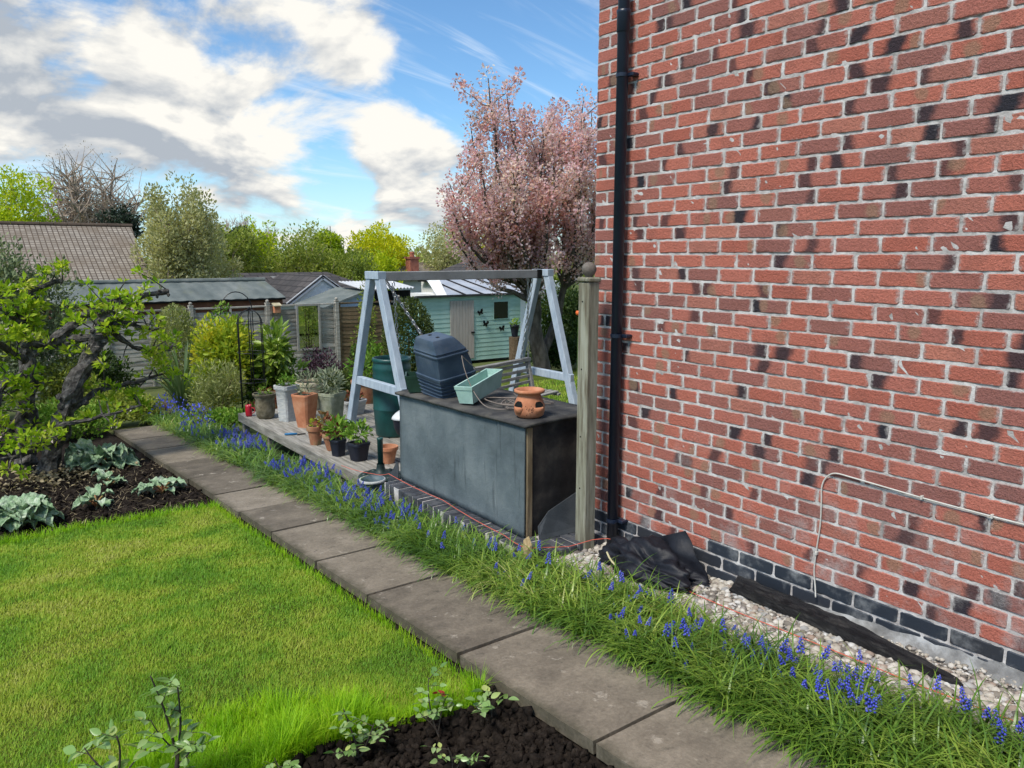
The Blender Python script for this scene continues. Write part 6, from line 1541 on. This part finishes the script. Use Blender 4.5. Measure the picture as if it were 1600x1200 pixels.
# orange tulip and trellis flower by the hedge
tp = thing('orange_tulip', 'single orange red flower in front of the hedge by the post', 'flower', G(10.05, 11.4))
MB().tube([(10.05, 11.4, zg(11.4)), (10.06, 11.4, .55)], .006, 4).build('stem', M_stalk, tp)
M_tulip = pm('tulip_petal', [(.75, .12, .03), (.85, .22, .06)], 9, .5, 0)
MB().lathe([(.01, 0), (.045, .02), (.055, .06), (.04, .10), (.035, .10)], (10.06, 11.4, .54), 10).build('bloom', M_tulip, tp, True)

# ------------------------------------------------------------------ old apple trees on the left
M_apple_leaf = leafmat('apple_leaf', [(.15, .30, .014, 0), (.30, .47, .02, .4), (.46, .58, .04, .7), (.62, .62, .14, 1)], .5, pos_scale=3)
M_apple_flower = leafmat('apple_blossom', [(.55, .38, .36, 0), (.72, .62, .58, .5), (.78, .74, .70, 1)], .3)
def apple(label, base, limbs, nleaf):
    t_ = thing('apple_tree', label, 'tree', base); m = MB(); tips = []
    for pts, r0, r1 in limbs:
        p_ = smooth_path(pts, 4); p_ = [q + Vector([random.gauss(0, .008) for _ in range(3)]) for q in p_]
        m.tube(p_, [r_ * (1 + .22 * mnoise.noise(Vector((i_ * .9, r0 * 50, 0)))) for i_, r_ in enumerate(np.linspace(r0, r1, len(p_)))], 11, .75, seed=r0 * 100)
        if r0 > .03:
            for _ in range(int(6 * r0 / .03)):
                q_ = random.choice(p_); m.ico((q_.x + random.gauss(0, r0 * .6), q_.y - r0 * .5, q_.z + random.gauss(0, r0 * .6)), r0 * random.uniform(.25, .5), 1, .3)
        n = len(p_)
        for k in range(int(n * 1.05)):
            j = random.randint(max(1, n // 5), n - 1)
            if r0 > .09 and j < n * .55: continue
            s = p_[j]; e = s + Vector((random.gauss(0, .12), random.gauss(0, .12), random.gauss(.05, .10)))
            m.tube([s, s.lerp(e, .5) + Vector((0, 0, .015)), e], [.011, .008, .005], 4, .2, cap=False); tips.append(e)
    m.build('trunk', M_bark_apple, t_)
    cl_ = [(tuple(e), (.042, .042, .030), random.uniform(.3, 1.7)) for e in tips]
    foliage('crown', t_, cl_, nleaf, .080, M_apple_leaf, .5, .2, .55, .8)
    foliage('blossom', t_, random.sample(cl_, len(cl_) // 3), nleaf // 14, .032, M_apple_flower, .9, .2, .4, .8)
    return t_
apple('gnarled old apple tree with leaning dark trunk over the rhubarb', (.70, 9.2, zg(9.2)), [
    ([(.70, 9.2, -.56), (.83, 9.17, -.22), (.91, 9.14, .08), (1.06, 9.11, .41), (1.25, 9.08, .74), (1.37, 9.05, 1.03), (1.42, 9.02, 1.12)], .100, .065),
    ([(.85, 9.3, .78), (1.08, 9.36, .97), (1.28, 9.42, 1.10), (1.52, 9.48, 1.21), (1.79, 9.54, 1.24), (2.13, 9.6, 1.30)], .055, .030),
    ([(1.38, 9.1, 1.03), (1.47, 9.18, .88), (1.66, 9.26, .72), (1.91, 9.34, .64), (2.1, 9.42, .68)], .035, .014),
    ([(1.34, 9.06, .95), (1.55, 9.0, 1.02), (1.75, 9.0, .92), (1.95, 9.05, .96)], .030, .010),
    ([(.62, 9.3, .80), (.77, 9.3, .81), (1.0, 9.3, .81), (1.3, 9.2, .86)], .045, .040),
    ([(.91, 9.1, .05), (1.24, 9.2, .26), (1.58, 9.3, .30), (1.86, 9.4, .33), (2.06, 9.5, .41)], .035, .012),
    ([(.86, 8.95, -.03), (1.13, 8.95, .02), (1.38, 9.0, .04), (1.64, 9.05, .10)], .022, .010),
    ([(.80, 9.0, -.19), (.64, 8.85, -.20), (.41, 8.7, -.23), (.2, 8.6, -.2)], .030, .012),
    ([(.85, 9.05, -.1), (.75, 8.8, -.12), (.55, 8.55, -.10), (.45, 8.4, -.05)], .022, .010)], 2000)
apple('second gnarled apple tree at the left edge with split trunk', (.62, 9.8, zg(9.8)), [
    ([(.58, 9.8, -.60), (.60, 9.8, -.39), (.63, 9.82, .04), (.68, 9.84, .46), (.69, 9.86, .88), (.65, 9.88, 1.10)], .105, .070),
    ([(.69, 9.8, .88), (.55, 9.82, 1.16), (.40, 9.84, 1.37), (.2, 9.8, 1.5)], .055, .025),
    ([(.67, 9.8, 1.02), (.75, 9.83, 1.25), (.86, 9.85, 1.36), (1.09, 9.9, 1.42)], .045, .018),
    ([(.31, 9.0, .21), (.42, 9.1, .44), (.56, 9.2, .48), (.73, 9.3, .38)], .040, .030),
    ([(.66, 9.7, .6), (.5, 9.4, .75), (.35, 9.1, .95), (.3, 8.9, 1.1)], .040, .014),
    ([(.66, 9.75, .3), (.45, 9.5, .3), (.3, 9.2, .15), (.2, 9.0, .05)], .045, .014),
    ([(.6, 9.7, .05), (.4, 9.3, -.1), (.25, 9.0, -.15)], .035, .012),
    ([(.66, 9.8, 1.0), (.5, 9.6, 1.15), (.3, 9.5, 1.2)], .03, .012)], 2300)

# ------------------------------------------------------------------ rhubarb
t = NT('rhubarb_leaf'); pos = t.pos()
c = t.ramp(t.noise(pos, 14, 5, .6), [(.13, .24, .11, .3), (.30, .43, .25, .5), (.58, .65, .50, .72)])
t.base(c, .6, .25); t.bump(t.noise(pos, 40, 4), 1.0, .03); M_rhub = t.m
M_rstalk = pm('rhubarb_stalk', [(.30, .08, .05), (.28, .25, .08)], 12, .5, .1)
def crinkled_leaf(m, base, az, L, Wd, tiltv):
    n, k = 13, 12; sd = random.uniform(0, 99); vs = []
    ca, sa = math.cos(az), math.sin(az)
    for i in range(n + 1):
        t_ = i / n; wd = Wd * (math.sin(PI * min(1, .12 + t_ * .95)) ** .55) * (1 - .25 * t_)
        for j in range(k + 1):
            s = (j / k - .5) * 2
            u_ = L * t_ - (.10 * L if abs(s) > .5 and t_ < .15 else 0); v_ = s * wd * .5
            h = math.sin(t_ * 2.4) * L * tiltv - (t_ ** 2) * L * .35 + .16 * Wd * abs(s) ** 2 + .055 * Wd * abs(s) * math.sin(t_ * 19 + sd + s * 3) + .05 * Wd * math.sin(s * 9 + sd) * t_ + .16 * Wd * mnoise.noise(Vector((u_ * 22 + sd, v_ * 22, 0)))
            vs.append((base[0] + ca * u_ - sa * v_, base[1] + sa * u_ + ca * v_, base[2] + h))
    m.add(vs, [(i * (k + 1) + j, (i + 1) * (k + 1) + j, (i + 1) * (k + 1) + j + 1, i * (k + 1) + j + 1) for i in range(n) for j in range(k)])
def rhubarb(label, x, y, n, L):
    z = zg(y) - .05; t_ = thing('rhubarb_plant', label, 'rhubarb', (x, y, z), 'rhubarb in the vegetable bed')
    for i in range(n):
        az = 2 * PI * i / n + random.uniform(-.4, .4); r = random.uniform(.3, .75) * L; h = random.uniform(.02, .12) * (L / .26)
        b = (x + math.cos(az) * r * .6, y + math.sin(az) * r * .6, z + h)
        lf = MB(); crinkled_leaf(lf, b, az, L * random.uniform(.35, .75), L * random.uniform(.4, .75), random.uniform(.1, .6)); lf.build('leaf', M_rhub, t_, True)
        MB().tube(bez((x, y, z), b, (0, 0, .02), 4), [.011, .010, .009, .008, .007], 6, cap=False).build('stalk', M_rstalk, t_, True)
rhubarb('large rhubarb clump under the apple trunk by the path', 1.22, 9.1, 34, .38)
rhubarb('big pale rhubarb clump at the left edge of the bed', .33, 6.95, 36, .32)
rhubarb('small rhubarb plant in the middle of the bed', 1.13, 8.0, 10, .20)
rhubarb('low rhubarb plant with two flopping leaves near the lawn', .90, 7.20, 9, .22)
rhubarb('medium rhubarb plant beside the path slabs', 1.45, 7.32, 10, .22)
# straw wisps on the vegetable bed
M_straw = leafmat('dry_straw', [(.22, .17, .09, 0), (.36, .29, .17, .5), (.50, .42, .27, 1)], .2)
n = 900; xx = RNG.uniform(-.2, 1.7, n); yy = RNG.uniform(6.5, 9.0, n) ** 1.0
V, F = blade_arrays(np.stack([xx, yy, zgv(yy) - .05], 1), RNG.uniform(0, 2 * PI, n), RNG.uniform(.03, .10, n), RNG.uniform(.003, .006, n), RNG.uniform(.9, 1.4, n), RNG.uniform(1.2, 1.8, n), 3)
o = link('dry_straw', np_mesh('dry_straw', V, F), M_straw); tag(o, 'wisps of dry straw lying on the vegetable bed', 'straw', kind='stuff')
# dry leaf litter below the apple
n = 500; xx = RNG.normal(.75, .3, n); yy = RNG.normal(9.0, .35, n); P = np.stack([xx, yy, zgv(yy) - .045 + RNG.random(n) * .05], 1)
V, F = leaf_arrays(P, RNG.normal(size=(n, 3)) * np.array([1, 1, .25]), RNG.uniform(.03, .06, n), .6, .2, up=1.5)
o = link('leaf_litter', np_mesh('leaf_litter', V, F), M_straw); tag(o, 'brown leaf litter round the apple trunks', 'leaf litter', kind='stuff')

# ------------------------------------------------------------------ young roses in the near bed
M_rose_leaf = leafmat('rose_leaf', [(.12, .24, .06, 0), (.24, .40, .11, .4), (.36, .50, .20, .7), (.55, .60, .16, 1)], .35, .3, 6, .5, .85)
M_rose_red = leafmat('red_rose_shoot', [(.25, .02, .015, 0), (.45, .05, .04, .6), (.40, .18, .06, 1)], .3)
M_cane = pm('rose_cane', [(.035, .03, .025), (.075, .06, .045)], 20, .7, .3)
def rose_leaflets(P, D, size):
    """an oval toothed leaflet with a fold along the rib"""
    out = []
    for p_, d in zip(P, D):
        d = Vector(d).normalized(); n_ = Vector((random.gauss(0, .7), random.gauss(0, .7), 1)); x_ = d.cross(n_).normalized(); n_ = x_.cross(d); s = size * random.uniform(.75, 1.2)
        prof = [(0, .0), (.08, .10), (.24, .215), (.42, .25), (.62, .205), (.80, .12), (.92, .045), (1.0, 0)]
        vs = []
        for u_, w_ in prof:
            c_ = Vector(p_) + d * (u_ * s) - n_ * (.14 * s * u_ * u_)
            vs += [c_ + x_ * w_ * s + n_ * (.10 * s * (w_ / .33)), c_, c_ - x_ * w_ * s + n_ * (.10 * s * (w_ / .33))]
        V = np.array([v[:] for v in vs]); k = len(prof)
        F = [(i * 3 + j, i * 3 + j + 1, (i + 1) * 3 + j + 1) for i in range(k - 1) for j in range(2)] + [(i * 3 + j, (i + 1) * 3 + j + 1, (i + 1) * 3 + j) for i in range(k - 1) for j in range(2)]
        out.append((V, np.array(F)))
    return join_arrays(out)
def rose(label, base, canes, leaf=.045, red=False, sprays=4):
    t_ = thing('rose_plant', label, 'rose', base, 'young roses in the near bed'); P, D, RP, RD = [], [], [], []
    for pts, r in canes:
        p_ = smooth_path([Vector(q) for q in pts], 4); MB().tube(p_, list(np.linspace(r, r * .45, len(p_))), 7, .15).build('cane', M_cane, t_, True)
        n = len(p_)
        for k in range(sprays):
            j = min(n - 1, int(n * (.42 + .58 * (k + random.random() * .6) / sprays))); s = p_[j]; a = random.uniform(0, 2 * PI)
            d = Vector((math.cos(a), math.sin(a), random.uniform(.0, .5))).normalized(); e = s + d * random.uniform(.045, .075)
            MB().tube([s, e], [.0016, .001], 4, cap=False).build('leaf_stalk', M_cane, t_)
            for (q, dd) in ((e, d), (s.lerp(e, .7), Vector((-d.y, d.x, .1))), (s.lerp(e, .7), Vector((d.y, -d.x, .1))), (s.lerp(e, .4), Vector((-d.y, d.x, .2)) + d * .3), (s.lerp(e, .4), Vector((d.y, -d.x, .2)) + d * .3)):
                if red and j > n * .85: RP.append(q); RD.append(dd)
                else: P.append(q); D.append(dd)
    if P: V, F = rose_leaflets(P, D, leaf); link('leaves', np_mesh('leaves', rel(V, t_), F), M_rose_leaf, t_, True)['kind'] = 'stuff'
    if RP: V, F = rose_leaflets(RP, RD, leaf * .8); link('red_shoots', np_mesh('red_shoots', rel(V, t_), F), M_rose_red, t_, True)['kind'] = 'stuff'
    return t_
def zb_(y): return zg(y) - .06
rose('tallest young rose with a thick dark stem at lower left', (.47, 2.50, zb_(2.5)), [([(.47, 2.50, -.12), (.475, 2.51, .02), (.485, 2.52, .07)], .011), ([(.48, 2.515, .05), (.47, 2.53, .15), (.45, 2.53, .26), (.425, 2.54, .36)], .005), ([(.485, 2.52, .07), (.50, 2.52, .18), (.50, 2.525, .33)], .005), ([(.48, 2.51, .03), (.515, 2.49, .08), (.535, 2.48, .11)], .004), ([(.48, 2.51, .08), (.44, 2.55, .14), (.42, 2.57, .19)], .003)], .052, False, 3)
rose('bushy young rose at the lower left corner', (.30, 2.62, zb_(2.62)), [([(.30, 2.60, -.13), (.315, 2.62, -.02), (.33, 2.63, .08), (.325, 2.63, .14)], .005), ([(.31, 2.61, -.05), (.28, 2.64, .02), (.25, 2.67, .07), (.235, 2.69, .10)], .004), ([(.315, 2.61, -.03), (.35, 2.60, .03), (.40, 2.58, .09)], .004), ([(.30, 2.6, -.08), (.26, 2.62, -.02), (.23, 2.62, .01)], .003)], .055, False, 3)
rose('low young rose between the two lower left roses', (.40, 2.52, zb_(2.52)), [([(.40, 2.50, -.13), (.40, 2.51, -.06), (.39, 2.52, .0)], .004), ([(.40, 2.50, -.10), (.43, 2.48, -.05), (.46, 2.46, -.02)], .003), ([(.40, 2.50, -.10), (.37, 2.52, -.05), (.34, 2.53, -.03)], .003)], .045, False, 3)
rose('young rose with a curled red shoot in the dark soil', (1.06, 2.36, zb_(2.36)), [([(1.06, 2.36, -.12), (1.05, 2.37, -.04), (1.03, 2.38, .04), (1.015, 2.385, .10)], .004), ([(1.06, 2.36, -.10), (1.09, 2.35, -.03), (1.11, 2.34, .03)], .0035), ([(1.06, 2.36, -.10), (1.01, 2.36, -.06), (.97, 2.36, -.04)], .003), ([(1.06, 2.36, -.1), (1.10, 2.38, -.06), (1.13, 2.38, -.02)], .003)], .036, True, 4)
rose('sprawling young rose with an orange shoot near the path', (1.36, 2.33, zb_(2.33)), [([(1.36, 2.30, -.11), (1.35, 2.34, -.03), (1.36, 2.38, .05), (1.375, 2.40, .09)], .0035), ([(1.36, 2.31, -.09), (1.41, 2.36, -.03), (1.45, 2.38, .0)], .003), ([(1.36, 2.30, -.09), (1.33, 2.32, -.04), (1.30, 2.33, -.01)], .003)], .034, True, 4)
rose('small rose with broad leaves against the path slab', (1.60, 2.28, zb_(2.28)), [([(1.56, 2.24, -.1), (1.59, 2.28, -.04), (1.62, 2.30, .0)], .003), ([(1.56, 2.24, -.1), (1.53, 2.26, -.05), (1.50, 2.27, -.01)], .003)], .045, False, 3)
rose('tiny rose seedling at the very bottom of the bed', (1.28, 2.08, zb_(2.08)), [([(1.28, 2.08, -.1), (1.285, 2.09, -.04), (1.275, 2.10, .0)], .003), ([(1.28, 2.08, -.1), (1.31, 2.07, -.05), (1.33, 2.07, -.04)], .002)], .030, True, 3)
rose('yellow green seedling at the bed edge by long grass', (.78, 2.44, zb_(2.44)), [([(.78, 2.43, -.11), (.785, 2.44, -.06), (.78, 2.45, -.03)], .003), ([(.78, 2.43, -.1), (.80, 2.42, -.07), (.82, 2.42, -.05)], .002)], .035, False, 2)
